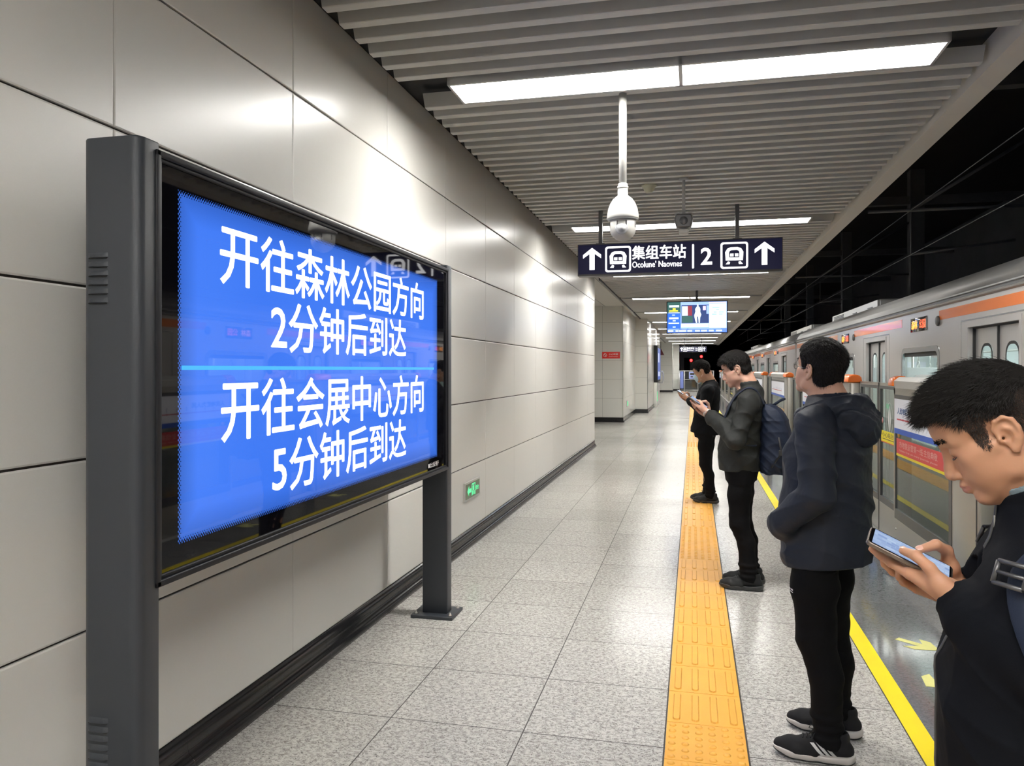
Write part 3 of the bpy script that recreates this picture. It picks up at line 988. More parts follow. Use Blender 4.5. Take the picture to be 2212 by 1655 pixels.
tvr(0, 1, 0.0, .13, 7, 1)
for a, b in ((.01, .1), (.14, .19), (.2, .32), (.34, .42), (.47, .55), (.57, .67), (.70, .78), (.82, .92)):
    tvr(a, b, .03, .08, 1, 2)
for a, b in ((.02, .2), (.24, .33), (.36, .9)):
    tvr(a, b, .105, .12, 0, 2)
# the standing white figure in the broadcast picture
fig = [(.485, .31), (.47, .40), (.455, .55), (.475, .68), (.47, .76), (.495, .84), (.505, .85), (.50, .89), (.515, .93), (.53, .89), (.525, .85), (.545, .83), (.56, .75), (.555, .68), (.575, .58), (.555, .48), (.55, .31), (.53, .31), (.522, .52), (.505, .52), (.505, .31)]
m.add([(-0.68 + 1.36 * a, 0.003 - 0.0024, -0.36 + 0.72 * b) for a, b in fig], [tuple(range(len(fig)))], 1)
m.build('screen', TVM, tv, fix=False)

# ================================================================ CAMERAS AND DETECTOR ON THE CEILING
dc = empty('dome_camera', (-0.458, 5.19, 2.46), 0, 'white dome security camera on a white ceiling pole', 'security camera')
m = MB()
m.tube([(0, 0, 0.36), (0, 0, 1.12)], 0.026, 20)
m.build('pole', M['white_plastic'], dc)
m = MB()
m.lathe([(0.030, 0.352), (0.037, 0.354), (0.037, 0.366), (0.031, 0.368), (0.031, 0.385)], n=24)
m.build('collar', M['white_plastic'], dc)
m = MB()
m.lathe([(0.103, 0.145), (0.107, 0.150), (0.105, 0.178), (0.098, 0.215), (0.085, 0.25), (0.066, 0.28), (0.045, 0.298), (0.034, 0.305), (0.033, 0.356)], n=40)
for a in range(4):
    t = PI / 4 + a * PI / 2
    m.box(0.03 * math.cos(t) - 0.006, 0.03 * math.cos(t) + 0.006, 0.03 * math.sin(t) - 0.006, 0.03 * math.sin(t) + 0.006, 0.296, 0.312, 0, 0.002)
m.build('hood', M['white_plastic'], dc)
m = MB(); m.lathe([(0.06, 0.139), (0.100, 0.139), (0.103, 0.146), (0.06, 0.147)], n=40)
m.build('seal_ring', M['grey_plastic'], dc)
m = MB()
m.lathe([(0.002, 0.0)] + [(0.088 * math.sin(R(a)), 0.088 - 0.088 * math.cos(R(a))) for a in range(8, 91, 8)] + [(0.088, 0.1), (0.087, 0.142)], n=40)
hd = m.build('camera_head', M['white_plastic'], dc)
m = MB()
m.lathe([(0.044, -0.083), (0.044, -0.079), (0.036, -0.086)], (0, 0, 0.075), 24, axis='y'); m.lathe([(0.028, -0.091), (0.026, -0.085)], (0.0, 0, 0.075), 24, axis='y')
m.build('lens', M['grey_plastic'], hd)
for a in (-70, -20, 20, 70):
    m = MB(); t = R(a - 90)
    m.box(0.087 * math.cos(t) - 0.004, 0.087 * math.cos(t) + 0.004, 0.087 * math.sin(t) - 0.003, 0.087 * math.sin(t) + 0.003, 0.085, 0.125, 0)
    m.build('slot', M['steel_dark'], hd)

bc = empty('box_camera', (-0.087, 7.62, 2.91), 0, 'small dark box camera on a thin grey ceiling pole', 'security camera')
m = MB(); m.tube([(0, 0, 0.19), (0, 0, 0.66)], 0.016, 14); m.lathe([(0.05, 0.52), (0.05, 0.545), (0.016, 0.55)], n=20)
m.build('pole', M['grey_plastic'], bc)
m = MB()
m.prism([(-0.065, 0.055), (0.065, 0.055), (0.088, 0.13), (0.07, 0.185), (-0.07, 0.185), (-0.088, 0.13)], -0.06, 0.11, 'y')
b_ = m.build('housing', M['steel_dark'], bc); md = b_.modifiers.new('b', 'BEVEL'); md.width = 0.012; md.segments = 3
m = MB(); m.lathe([(0.036, -0.070), (0.04, -0.060), (0.03, -0.058)], (0, 0, 0.12), 20, axis='y')
m.build('lens', M['smoke_glass'], bc)
m = MB(); m.box(-0.045, 0.045, -0.03, 0.05, 0.0, 0.045, 0, 0.01); m.tube([(-.07, 0, .12), (-.085, 0, .2), (0, 0, .22), (.085, 0, .2), (.07, 0, .12)], 0.007, 8)
m.build('bracket', M['white_plastic'], bc)

sd = empty('smoke_detector', (-0.43, 7.84, ZC), 0, 'small cream round smoke detector on the slat ceiling', 'smoke detector')
m = MB(); m.lathe([(0.012, -0.072), (0.035, -0.072), (0.04, -0.06), (0.048, -0.055), (0.055, -0.03), (0.066, -0.018), (0.07, 0.0)], n=28)
m.build('sensor', M['cream_plastic'], sd)
m = MB(); m.lathe([(0.072, -0.012), (0.075, -0.008), (0.075, 0.001), (0.06, 0.002)], n=28)
m.build('base', M['cream_plastic'], sd)

# ================================================================ SIGNS ON THE WALLS
ex = empty('exit_sign', (WALL_X, 6.79, 0.5), 0, 'green lit exit sign low on the panelled wall beside the display post', 'sign')
m = MB(); m.box(-0.002, 0.016, -0.25, 0.25, -0.085, 0.085, 0, 0.004)
m.build('frame', M['steel_light'], ex)
m = MB(); m.box(0.0, 0.018, -0.222, 0.222, -0.066, 0.066)
m.build('sign_face', M['olive'], ex)
m = MB()
m.prism([(-0.18, 0.0), (-0.13, 0.045), (-0.13, 0.018), (-0.06, 0.018), (-0.06, -0.018), (-0.13, -0.018), (-0.13, -0.045)], 0.018, 0.0195, 'x')
for (a, b, c, d) in ((-0.04, -0.028, -0.055, 0.055), (0.062, 0.075, -0.055, 0.055), (-0.04, 0.075, 0.045, 0.055), (-0.01, 0.03, -0.01, 0.03), (-0.02, 0.0, -0.05, -0.012), (0.02, 0.045, -0.05, -0.015), (0.005, 0.025, 0.03, 0.042)):
    m.prism([(a, c), (b, c), (b, d), (a, d)], 0.018, 0.0195, 'x')
m.build('symbol', M['exit_green'], ex)
fit_text('lettering', '安全', 0.10, 0.045, M['exit_green'], ex, (0.018, 0.09, -0.022), FACE_X, 0.02, 0.0012)

ex2 = empty('exit_sign', (-2.06, 24.9, 0.5), 0, 'small green exit sign low on the side of the first white pier', 'sign')
m = MB(); m.box(0, 0.02, -0.2, 0.2, -0.1, 0.1, 0, 0.004); m.build('frame', M['steel_light'], ex2)
m = MB(); m.box(0, 0.023, -0.16, 0.16, -0.07, 0.07); m.build('sign_face', M['exit_green'], ex2)

rs = empty('red_sign', (-2.42, 23.4, 2.03), 0, 'small red notice with white writing on the first white pier', 'sign')
m = MB(); m.box(-0.27, 0.27, -0.012, 0.0, -0.10, 0.10, 0, 0.003)
m.build('plate', M['sign_red'], rs)
m = MB(); n_ = 20
oo = [(-0.18 + 0.055 * math.cos(2 * PI * k / n_), 0.055 * math.sin(2 * PI * k / n_)) for k in range(n_)]; ii = [(-0.18 + 0.042 * math.cos(2 * PI * k / n_), 0.042 * math.sin(2 * PI * k / n_)) for k in range(n_)]
m.add([(a, -0.0135, b) for a, b in oo + ii], [(k, (k + 1) % n_, n_ + (k + 1) % n_, n_ + k) for k in range(n_)])
m.prism([(-0.215, 0.03), (-0.205, 0.04), (-0.145, -0.03), (-0.155, -0.04)], -0.0135, -0.012, 'y')
m.build('symbol', M['white_paint'], rs)
fit_text('lettering', '小心地滑', 0.28, 0.055, M['white_paint'], rs, (-0.07, -0.012, 0.0), FACE_MY, 0.02, 0.0015)
fit_text('lettering', 'Caution wet floor', 0.28, 0.03, M['white_paint'], rs, (-0.07, -0.012, -0.055), FACE_MY, 0.01, 0.0015)

ki = empty('advertising_screen', (-1.62, 34.8, 0), 0, 'tall dark advertising screen on the side of the second white pier', 'display screen')
m = MB(); m.box(0.0, 0.16, -1.6, 1.2, 1.05, 2.62, 0, 0.02); m.build('casing', M['black'], ki)
m = MB(); m.box(0.155, 0.168, -1.5, 1.1, 1.15, 2.52); m.build('screen', emis('ad_screen_light', (0.10, 0.16, 0.48), 0.9), ki)
m = MB(); m.box(0.166, 0.172, -1.3, -0.2, 1.9, 2.3); m.box(0.166, 0.172, -1.2, 0.2, 1.3, 1.5); m.build('picture', emis('ad_picture_light', (0.6, 0.66, 0.9), 0.9), ki)
m = MB(); m.box(0.0, 0.13, -1.7, 1.2, 0.0, 1.04, 0, 0.02); m.build('plinth', M['tile_white'], ki)
m = MB(); m.box(0.131, 0.139, -1.5, -1.2, 0.25, 0.65); m.build('panel', M['exit_green'], ki)
m = MB(); m.tube([(0.16, 0.0, 1.5), (0.3, 0.0, 1.5), (0.34, 0.0, 1.4), (0.34, 0.0, 1.1), (0.3, 0.0, 1.0), (0.13, 0.0, 1.0)], 0.03, 10); m.build('handrail', M['grey_plastic'], ki)

tr = empty('warning_sign', (-2.2, 54.98, 2.86), 0, 'small hanging dark red triangle sign by the far white wall', 'sign')
m = MB(); m.prism([(-0.24, -0.26), (0.24, -0.26), (0.03, 0.16), (-0.03, 0.16)], -0.05, -0.02, 'y'); m.build('plate', mat('dark_red', (0.16, 0.03, 0.04), 0.5), tr)
m = MB(); m.tube([(0, -0.03, 0.16), (0, -0.03, 0.66)], 0.015, 8); m.build('hanger', M['steel_dark'], tr)

# end-of-platform barrier and gate
gt = empty('platform_end_gate', (0.1, 57.4, 0), 0, 'steel and glass barrier closing the far end of the platform', 'gate')
m = MB()
for x in (-1.06, -0.70, 0.25, 1.35):
    m.tube([(x, 0, 0), (x, 0, 1.5)], 0.035, 10)
for z in (0.08, 0.85, 1.48):
    m.tube([(-1.06, 0, z), (1.35, 0, z)], 0.03, 10)
m.build('frame', M['steel_light'], gt)
m = MB(); m.box(-1.03, 1.32, -0.01, 0.01, 0.12, 1.44); m.build('glass_panel', M['pane'], gt)
m = MB(); m.box(-1.0, -0.78, -0.04, -0.02, 0.2, 1.45); m.build('notice', M['sign_blue'], gt)
nb = MB().box(-0.38, 0.06, -0.13, -0.05, 0.92, 1.42).build('notice_board', mat('pale_blue_notice', (0.36, 0.42, 0.80), 0.4), gt)
m = MB(); m.box(-0.30, -0.02, -0.138, -0.129, 1.2, 1.34); m.box(-0.27, -0.1, -0.138, -0.129, 1.02, 1.1)
m.build('symbol', M['ink_black'], nb)
for lx, lz, ly, lb in ((-0.14, 2.30, 62.0, 'brighter red signal lamp past the end of the platform'), (0.68, 2.67, 66.0, 'dimmer red signal lamp farther along the track')):
    sl = empty('signal_lamp', (lx, ly, lz), 0, lb, 'signal light')
    m = MB(); m.lathe([(0.10, -0.02), (0.10, 0.0), (0.02, 0.001)], n=20, axis='y'); m.build('lens', M['signal_red'], sl)
    m = MB(); m.lathe([(0.15, 0.0), (0.16, -0.05), (0.165, 0.06), (0.05, 0.14)], n=20, axis='y'); m.build('housing', M['black'], sl)
    m = MB(); m.tube([(0, 0.08, 0.1), (0, 0.08, 4.02 - lz)], 0.03, 8); m.tube([(0.15, 0.08, 0.1), (0.15, 0.08, 4.02 - lz)], 0.03, 8); m.build('hanger', M['steel_dark'], sl)

# ================================================================ PLATFORM SCREEN DOORS
PX = 1.80
def psd_section(y0, ln, near, lab):
    """fixed section: near end post with an orange cap, then a glazed panel carrying a poster"""
    root = empty('platform_screen', (PX, y0, 0), 0, lab, 'platform barrier', 'fixed sections of the platform screen')
    xf, xb = -0.075, 0.06
    post = 0.50
    m = MB(); m.box(xf - 0.012, xb, 0, post, 0.0, 1.455, 0, 0.012)
    m.build('end_post', M['steel'], root)
    m = MB(); m.box(xf - 0.014, xf - 0.01, 0.03, 0.05, 0.0, 1.44); m.box(xb - 0.03, xb, -0.010, 0.0, 0.02, 1.44)
    m.build('door_seal', M['rubber'], root)
    # orange rounded cap on the near end, longer than the post is wide
    def cap(ya, yb, ms, name):
        m = MB(); prof = []
        for k in range(9):
            t = PI * k / 8
            prof.append((-0.045 + (-0.075) * math.cos(t) * 1.0 - 0.005, 1.475 + 0.068 * math.sin(t) ** 0.7))
        prof += [(0.035, 1.455), (-0.13, 1.455)]
        m.prism(prof, ya, yb, 'y', 0, True)
        o = m.build(name, ms, root)
        o.data.polygons.foreach_set('use_smooth', [len(p.vertices) == 4 and abs(p.normal.y) < 0.5 and p.normal.z > -0.5 for p in o.data.polygons])
        md = o.modifiers.new('b', 'BEVEL'); md.width = 0.018; md.segments = 3; md.limit_method = 'ANGLE'; md.angle_limit = R(50)
    cap(-0.03, 0.42, M['orange'], 'orange_cap')
    cap(ln - 0.16, ln + 0.0, M['orange'], 'orange_cap')
    m = MB()
    m.prism([(-0.11, 1.44), (0.04, 1.44), (0.045, 1.50), (0.01, 1.535), (-0.07, 1.535), (-0.115, 1.50)], 0.42, ln - 0.16, 'y', 0, False)
    m.build('top_housing', M['steel_light'], root)
    # frame of the glazed panel
    g0, g1 = post, ln
    m = MB()
    m.box(xf, xb, g0, g1, 0.0, 0.30, 0)
    m.box(xf, xb, g0, g0 + 0.05, 0.30, 1.45); m.box(xf, xb, g1 - 0.035, g1, 0.30, 1.45)
    m.box(xf, xb, g0, g1, 1.38, 1.45)
    m.build('panel_frame', M['steel'], root)
    m = MB()
    for (a, b, c, d) in ((g0 + 0.05, g1 - 0.035, 0.30, 0.385), (g0 + 0.05, g1 - 0.035, 1.345, 1.38), (g0 + 0.05, g0 + 0.11, 0.385, 1.345), (g1 - 0.065, g1 - 0.035, 0.385, 1.345)):
        m.box(xf - 0.003, xf + 0.02, a, b, c, d)
    m.build('glass_border', M['steel_dark'], root)
    m = MB(); m.box(xf + 0.004, xf + 0.016, g0 + 0.11, g1 - 0.065, 0.385, 1.345)
    gl = m.build('glass_panel', M['pane'], root)
    # poster at the top of the glass
    pz0, pz1 = 1.09, 1.345
    pa, pb = g0 + 0.10, g1 - 0.045
    m = MB(); m.box(xf - 0.006, xf - 0.003, pa, pb, pz0, pz1); po = m.build('poster', M['paper'], root)
    m = MB(); m.box(xf - 0.0072, xf - 0.003, pa, pb, pz0 - 0.045, pz0); m.build('poster_band', M['blue_print'], po)
    cy = (pa + pb) / 2
    m = MB()
    m.box(xf - 0.0075, xf - 0.006, pa + 0.18 * (pb - pa), pb - 0.06 * (pb - pa), 1.165, 1.175)
    for k in range(7):
        yy = pa + (pb - pa) * (0.2 + 0.1 * k)
        m.box(xf - 0.0075, xf - 0.006, yy, yy + 0.012, 1.16, 1.18)
    m.build('red_line', M['ink_red'], po)
    m = MB(); rnd = random.Random(3)
    for k in range(7):
        yy = pa + (pb - pa) * (0.2 + 0.1 * k)
        m.box(xf - 0.0075, xf - 0.006, yy, yy + 0.007, 1.19, 1.19 + rnd.uniform(0.02, 0.06))
    m.build('station_names', M['ink_blue'], po)
    if near:
        fit_text('lettering', '人民地铁为人民', 0.55, 0.055, M['ink_blue'], po, (xf - 0.006, pb - 0.10, 1.215), FACE_MX, 0.03, 0.0012)
        # red safety banner with a yellow lower edge
        m = MB(); m.box(xf - 0.002, xf + 0.003, g0 + 0.15, g1 - 0.10, 0.875, 1.005); bn = m.build('banner', M['banner_red'], root)
        m = MB(); m.box(xf - 0.003, xf + 0.003, g0 + 0.15, g1 - 0.10, 0.855, 0.875); m.build('banner_edge', M['sticker_yellow'], bn)
        fit_text('lettering', '市地铁运营第一线·主信典敬', 1.05, 0.055, M['pink_ink'], bn, (xf - 0.002, g1 - 0.2, 0.93), FACE_MX, 0.0, 0.001)
        fit_text('lettering', 'Safety first on every journey please', 1.05, 0.02, M['pink_ink'], bn, (xf - 0.002, g1 - 0.2, 0.895), FACE_MX, 0.0, 0.001)
        m = MB(); m.lathe([(0.035, -0.003), (0.034, 0.0), (0.001, 0.0005)], (xf, g1 - 0.17, 1.045), 18, axis='x'); m.build('round_sticker', mat('amber_sticker', (0.8, 0.42, 0.03), 0.4), root)
    m = MB()
    for yy in (g0 + 0.2, g1 - 0.08):
        m.lathe([(0.009, -0.006), (0.008, 0.0), (0.002, 0.001)], (xf, yy, 0.21), 12, axis='x')
    m.build('lock', M['steel_light'], root)
    return root
def psd_leaf(y0, y1, hand, lab, full=True):
    """one sliding leaf; hand is the side on which it meets its twin"""
    root = empty('platform_screen_door', (PX, (y0 + y1) / 2, 0), 0, lab, 'platform screen door', 'sliding leaves of the platform screen doors')
    h = (y1 - y0) / 2
    m = MB()
    m.box(0, 0.035, -h, h, 0.012, 0.30)
    m.box(0, 0.035, -h, -h + 0.03, 0.30, 1.47); m.box(0, 0.035, h - 0.03, h, 0.30, 1.47); m.box(0, 0.035, -h, h, 1.44, 1.47)
    m.build('leaf_frame', M['steel'], root)
    m = MB(); e = h if hand > 0 else -h
    m.box(-0.002, 0.037, e - 0.008 * hand, e + 0.004 * hand, 0.012, 1.47); m.build('edge_seal', M['rubber'], root)
    m = MB()
    for (a, b, c, d) in ((-h + 0.03, h - 0.03, 0.30, 0.36), (-h + 0.03, h - 0.03, 1.41, 1.44), (-h + 0.03, -h + 0.055, 0.36, 1.41), (h - 0.055, h - 0.03, 0.36, 1.41)):
        m.box(-0.002, 0.03, a, b, c, d)
    m.build('glass_border', M['steel_dark'], root)
    m = MB(); m.box(0.01, 0.02, -h + 0.055, h - 0.055, 0.36, 1.41); m.build('glass_panel', M['pane'], root)
    if full:
        # white lens-shaped symbol: two tall half-arrows in an oval outline
        c = 0.06 * hand
        m = MB(); n = 28
        oo = [(c + 0.125 * math.cos(2 * PI * k / n), 1.13 + 0.155 * math.sin(2 * PI * k / n)) for k in range(n)]
        ii = [(c + 0.118 * math.cos(2 * PI * k / n), 1.13 + 0.150 * math.sin(2 * PI * k / n)) for k in range(n)]
        m.add([(0.0085, a, b) for a, b in oo + ii], [(k, (k + 1) % n, n + (k + 1) % n, n + k) for k in range(n)])
        for s in (-1, 1):
            m.prism([(c + s * 0.012, 1.13 - 0.12), (c + s * 0.012, 1.13 + 0.12), (c + s * 0.062, 1.13)], 0.0075, 0.0095, 'x')
        m.build('symbol', M['white_paint'], root)
        m = MB(); m.box(0.0068, 0.0095, -h + 0.07, h - 0.06, 0.90, 1.005); st = m.build('sticker', M['sticker_yellow'], root)
        fit_text('lettering', '小心站台间隙', 2 * h - 0.22, 0.05, M['ink_black'], st, (0.0068, h - 0.10, 0.945), FACE_MX, 0.0, 0.0006)
        m = MB(); m.box(0.0062, 0.0068, -h + 0.14, h - 0.12, 0.925, 0.931); m.build('small_print', M['ink_black'], st)
        m = MB(); m.box(0.0066, 0.0095, -h + 0.07, h - 0.06, 0.892, 0.9); m.build('red_edge', M['banner_red'], st)
        m = MB(); m.lathe([(0.03, 0.0), (0.029, 0.003), (0.02, 0.003)], (0.007, e - 0.10 * hand, 1.10), 18, axis='x'); m.build('round_sticker', mat('pale_red_sticker', (0.75, 0.35, 0.36), 0.5), root)
    return root
psd_section(5.26, 2.11, True, 'platform screen section with red banner and white poster, beside the nearest man')
psd_section(0.2, 3.12, False, 'platform screen section beside the viewpoint, nearer than the nearest man')
psd_leaf(3.34, 4.28, 1, 'glass sliding leaf behind the back of the nearest man, nearer of its pair')
psd_leaf(4.29, 5.23, -1, 'glass sliding leaf behind the nearest man, next to the red-bannered section')
psd_section(9.2, 3.95, False, 'platform screen section with orange cap just behind the looking-up man')
psd_section(15.1, 3.1, False, 'platform screen section with white map poster between the two middle men')
psd_section(20.05, 3.1, False, 'platform screen section next beyond the white map poster')
for k in range(6):
    psd_section(25.0 + 4.95 * k, 3.1, False, '%s of the far platform screen sections behind the queue' % ORD[k])
psd_leaf(8.28, 9.16, -1, 'far glass sliding leaf with yellow sticker, partly hidden by the navy hood')
psd_leaf(7.39, 8.27, 1, 'glass sliding leaf with yellow sticker beside the red banner')
psd_leaf(13.2, 14.12, 1, 'sliding leaf hidden behind the head of the looking-up man', False)
psd_leaf(14.13, 15.05, -1, 'sliding leaf just before the white map poster section', False)
for k in range(7):
    y0 = 18.2 + 4.95 * k
    psd_leaf(y0 + 0.01, y0 + 0.92, 1, 'nearer leaf of the %s distant pair of screen doors' % ORD[k], False)
    psd_leaf(y0 + 0.93, y0 + 1.81, -1, 'farther leaf of the %s distant pair of screen doors' % ORD[k], False)

# ================================================================ TRAIN
TX = 2.12
def train_car(y0, y1, doors, wins, lab, detail):
    ln = y1 - y0
    root = empty('metro_train_car', (TX, y0, 0), 0, lab, 'train')
    # side wall with real openings: built as strips between the openings
    ZD0, ZD1, ZW0, ZW1 = -0.02, 1.93, 0.86, 1.80
    dh, wh = 0.49, 0.62
    ops = sorted([(d - dh - y0, d + dh - y0, ZD0, ZD1) for d in doors] + [(w - wh - y0, w + wh - y0, ZW0, ZW1) for w in wins])
    m = MB(); cur = 0.0
    TK = 0.05
    for (a, b, z0, z1) in ops:
        if a > cur: m.box(0, TK, cur, a, -0.9, 2.03)
        if z0 > -0.9: m.box(0, TK, a, b, -0.9, z0)
        m.box(0, TK, a, b, z1, 2.03)
        cur = b
    m.box(0, TK, cur, ln, -0.9, 2.03)
    m.box(0, TK, 0, ln, 2.03, 2.175)
    m.box(2.7, 2.75, 0, ln, -0.9, 2.2)
    m.build('side_wall', M['train'], root)
    # panel seams
    for d in doors:
        m = MB()
        for s in (-1.0, 1.0):
            m.box(-0.0012, 0.001, d + s * 0.66 - y0 - 0.004, d + s * 0.66 - y0 + 0.004, -0.8, 1.99)
        m.box(-0.003, 0.001, d - 0.66 - y0, d + 0.66 - y0, 1.985, 1.995)
        m.build('seam', M['train_frame'], root)
    # orange band, interrupted where the displays sit
    cuts = []
    for w in wins: cuts.append((w - 0.62 - y0, w + 0.62 - y0))
    cur = 0
    for a, b in cuts + [(ln, ln)]:
        if a > cur:
            m = MB(); m.box(-0.0015, 0.001, cur, a, 2.035, 2.118); m.build('orange_band', M['train_orange'], root)
        cur = b
    # gutter and curved roof
    prof = [(0.0, 2.150), (-0.022, 2.160), (-0.026, 2.172), (-0.018, 2.178), (-0.004, 2.182), (-0.002, 2.20), (-0.02, 2.206), (-0.02, 2.216), (0.0, 2.22), (0.02, 2.27), (0.07, 2.335), (0.15, 2.395), (0.26, 2.435), (0.42, 2.465), (0.8, 2.50), (1.37, 2.53), (2.0, 2.50), (2.5, 2.42), (2.75, 2.15)]
    m = MB(); m.prism(prof, 0.0, ln, 'y', 0, False, True)
    ro = m.build('roof', M['train_roof'], root)
    ro.data.polygons.foreach_set('use_smooth', [p.normal.z > 0.15 and abs(p.normal.y) < 0.5 for p in ro.data.polygons])
    m = MB(); m.box(-0.006, 0.0, 0, ln, 2.183, 2.2); m.build('rain_strip', M['steel_dark'], root)
    # interior: floor, ceiling, lights, back windows, seats, poles
    m = MB()
    m.box(TK, 2.7, 0, ln, -0.1, -0.05); m.box(TK, 2.7, 0.0, 0.04, -0.05, 2.1); m.box(TK, 2.7, ln - 0.04, ln, -0.05, 2.1)
    m.box(TK, 2.7, 0, ln, 2.06, 2.10); m.box(2.60, 2.70, 0, ln, -0.05, 2.06)
    m.build('interior_lining', M['train_in'], root)
    for x in (0.75, 1.85):
        m = MB(); m.box(x - 0.16, x + 0.16, 0.4, ln - 0.4, 2.045, 2.058); m.build('interior_light', M['train_light'], root)
    if detail:
        m = MB()
        for w in wins:
            m.box(2.585, 2.6, w - 0.6 - y0, w + 0.6 - y0, 0.9, 1.75)
        m.build('far_window', mat('pale_green_glare', (0.70, 0.79, 0.75), 0.15), root)  # opaque pale green: the glare of the lit interior put into its colour
        for w in wins:
            m = MB()
            for q in (-.9, -.3, .35, .95):
                m.box(2.575, 2.59, w + q - .22 - y0, w + q + .22 - y0, 1.72, 2.0, 0)
            m.build('interior_poster', M['white_paint'], root)
        for w in wins:
            for x0, x1 in ((0.08, 0.5), (2.15, 2.58)):
                m = MB()
                m.box(x0, x1, w - 1.05 - y0, w + 1.05 - y0, 0.40, 0.46, 0, 0.015)
                xb = x0 if x0 < 1 else x1 - 0.05
                m.box(xb, xb + 0.05, w - 1.05 - y0, w + 1.05 - y0, 0.46, 0.84, 0, 0.015)
                m.build('bench_seat', M['seat_green'], root)
        for d in doors:
            m = MB()
            for x in (0.6, 2.1):
                m.tube([(x, d + 0.75 - y0, -0.05), (x, d + 0.75 - y0, 2.06)], 0.017, 8)
                m.tube([(x, d - 0.75 - y0, -0.05), (x, d - 0.75 - y0, 2.06)], 0.017, 8)
            m.build('grab_pole', M['steel'], root)
        for w in wins:
            for s in (-1, 1):
                for x0, x1 in ((0.08, 0.52), (2.12, 2.56)):
                    m = MB(); m.box(x0, x1, w + s * 1.12 - y0 - .012, w + s * 1.12 - y0 + .012, 0.35, 1.62, 0, 0.01); m.build('seat_partition', M['white_paint'], root)
        for x in (0.62, 2.08):
            for k in range(24):
                yy = 0.9 + k * (ln - 1.8) / 23
                m = MB(); m.tube([(x, yy, 1.86), (x, yy, 1.70)], 0.008, 6); m.tube([(x, yy + .05 * math.cos(t), 1.65 + .05 * math.sin(t)) for t in [2 * PI * q / 12 for q in range(13)]], 0.007, 6)
                m.build('hand_strap', M['white_plastic'], root)
        m = MB(); m.box(1.75, 2.45, ln - 0.06, ln - 0.04, 1.25, 1.75); m.build('end_glow_panel', M['paper'], root)  # faintly glowing white panel, added to brighten the view into the car
        m = MB(); m.box(0.85, 1.65, ln - 0.07, ln - 0.04, -0.05, 1.95); m.build('end_door', M['steel_light'], root)
        m = MB()
        for x in (0.55, 2.15):
            m.tube([(x, 0.3, 1.86), (x, ln - 0.3, 1.86)], 0.016, 8)
        m.build('hand_rail', M['steel'], root)
    # doors: recessed leaf pairs with rounded tall windows
    def ring(m, o1, i1, x, mi=0):
        n = len(o1)
        m.add([(x, a, b) for a, b in o1 + i1], [(k, (k + 1) % n, n + (k + 1) % n, n + k) for k in range(n)], mi)
    for d in doors:
        c = d - y0
        m = MB()
        for s in (-1, 1):
            m.box(-0.006, 0.06, c + s * 0.492, c + s * 0.53, -0.02, 1.929)
        m.box(-0.006, 0.06, c - 0.53, c + 0.53, 1.931, 1.97)
        m.build('door_surround', M['train'], root)
        m = MB(); m.box(0.03, 0.05, c - 0.49, c + 0.49, 1.918, 1.93); m.box(0.03, 0.05, c - 0.49, c - 0.475, 0, 1.92); m.box(0.03, 0.05, c + 0.475, c + 0.49, 0, 1.92)
        m.box(0.036, 0.05, c - 0.009, c + 0.009, 0, 1.92)
        m.build('door_seal', M['rubber'], root)
        for s in (-1, 1):
            a, b = (c + 0.009, c + 0.475) if s > 0 else (c - 0.475, c - 0.009)
            m = MB()
            mid = (a + b) / 2
            wl, wr, wz0, wz1 = mid - 0.125, mid + 0.125, 0.80, 1.80
            # leaf with an opening: outline minus window ring
            rr = round_rect(wl, wr, wz0, wz1, 0.10, 5)
            n = len(rr)
            out = []
            for (p, q) in rr:
                out.append((a if p < mid else b, 0.0 if q < (wz0 + wz1) / 2 else 1.922))
            m.add([(0.048, p, q) for p, q in out + rr], [(k, (k + 1) % n, n + (k + 1) % n, n + k) for k in range(n)])
            m.add([(0.048, a, wz0 + .09), (0.048, wl, wz0 + .09), (0.048, wl, wz1 - .09), (0.048, a, wz1 - .09)], [(0, 1, 2, 3)]) if False else None
            lf = m.build('door_leaf', M['train'], root)
            m = MB(); ring(m, rr, round_rect(wl + .022, wr - .022, wz0 + .022, wz1 - .022, 0.08, 5), 0.046)
            m.build('window_seal', M['rubber'], lf)
            m = MB(); m.prism(rr, 0.050, 0.056, 'x'); m.build('window_pane', M['train_glass'], lf)
    for w in wins:
        c = w - y0
        oo, ii = round_rect(c - wh - .015, c + wh + .015, ZW0 - .015, ZW1 + .015, 0.10, 5), round_rect(c - wh + .035, c + wh - .035, ZW0 + .035, ZW1 - .035, 0.07, 5)
        m = MB(); n = len(oo)
        m.add([(-0.006, a, b) for a, b in oo] + [(-0.006, a, b) for a, b in ii] + [(0.02, a, b) for a, b in ii] + [(0.0, a, b) for a, b in oo],
              [(k, (k + 1) % n, n + (k + 1) % n, n + k) for k in range(n)] + [(n + k, n + (k + 1) % n, 2 * n + (k + 1) % n, 2 * n + k) for k in range(n)] + [(3 * n + k, 3 * n + (k + 1) % n, (k + 1) % n, k) for k in range(n)])
        wf = m.build('window_frame', M['train_frame'], root)
        m = MB(); m.box(0.012, 0.03, c - wh + .03, c + wh - .03, ZW1 - .39, ZW1 - .355); m.box(0.012, 0.02, c - wh + .03, c + wh - .03, ZW1 - .075, ZW1 - .03); m.build('window_bar', M['rubber'], wf)
        m = MB(); m.box(0.022, 0.028, c - wh + .02, c + wh - .02, ZW0 + .02, ZW1 - .02); m.build('window_pane', M['train_glass'], wf)
        # destination display above the window
        m = MB(); m.box(-0.004, 0.0, c - 0.26, c + 0.285, 1.965, 2.10, 0, 0.0018); ds = m.build('destination_display', M['black_glass'], root)
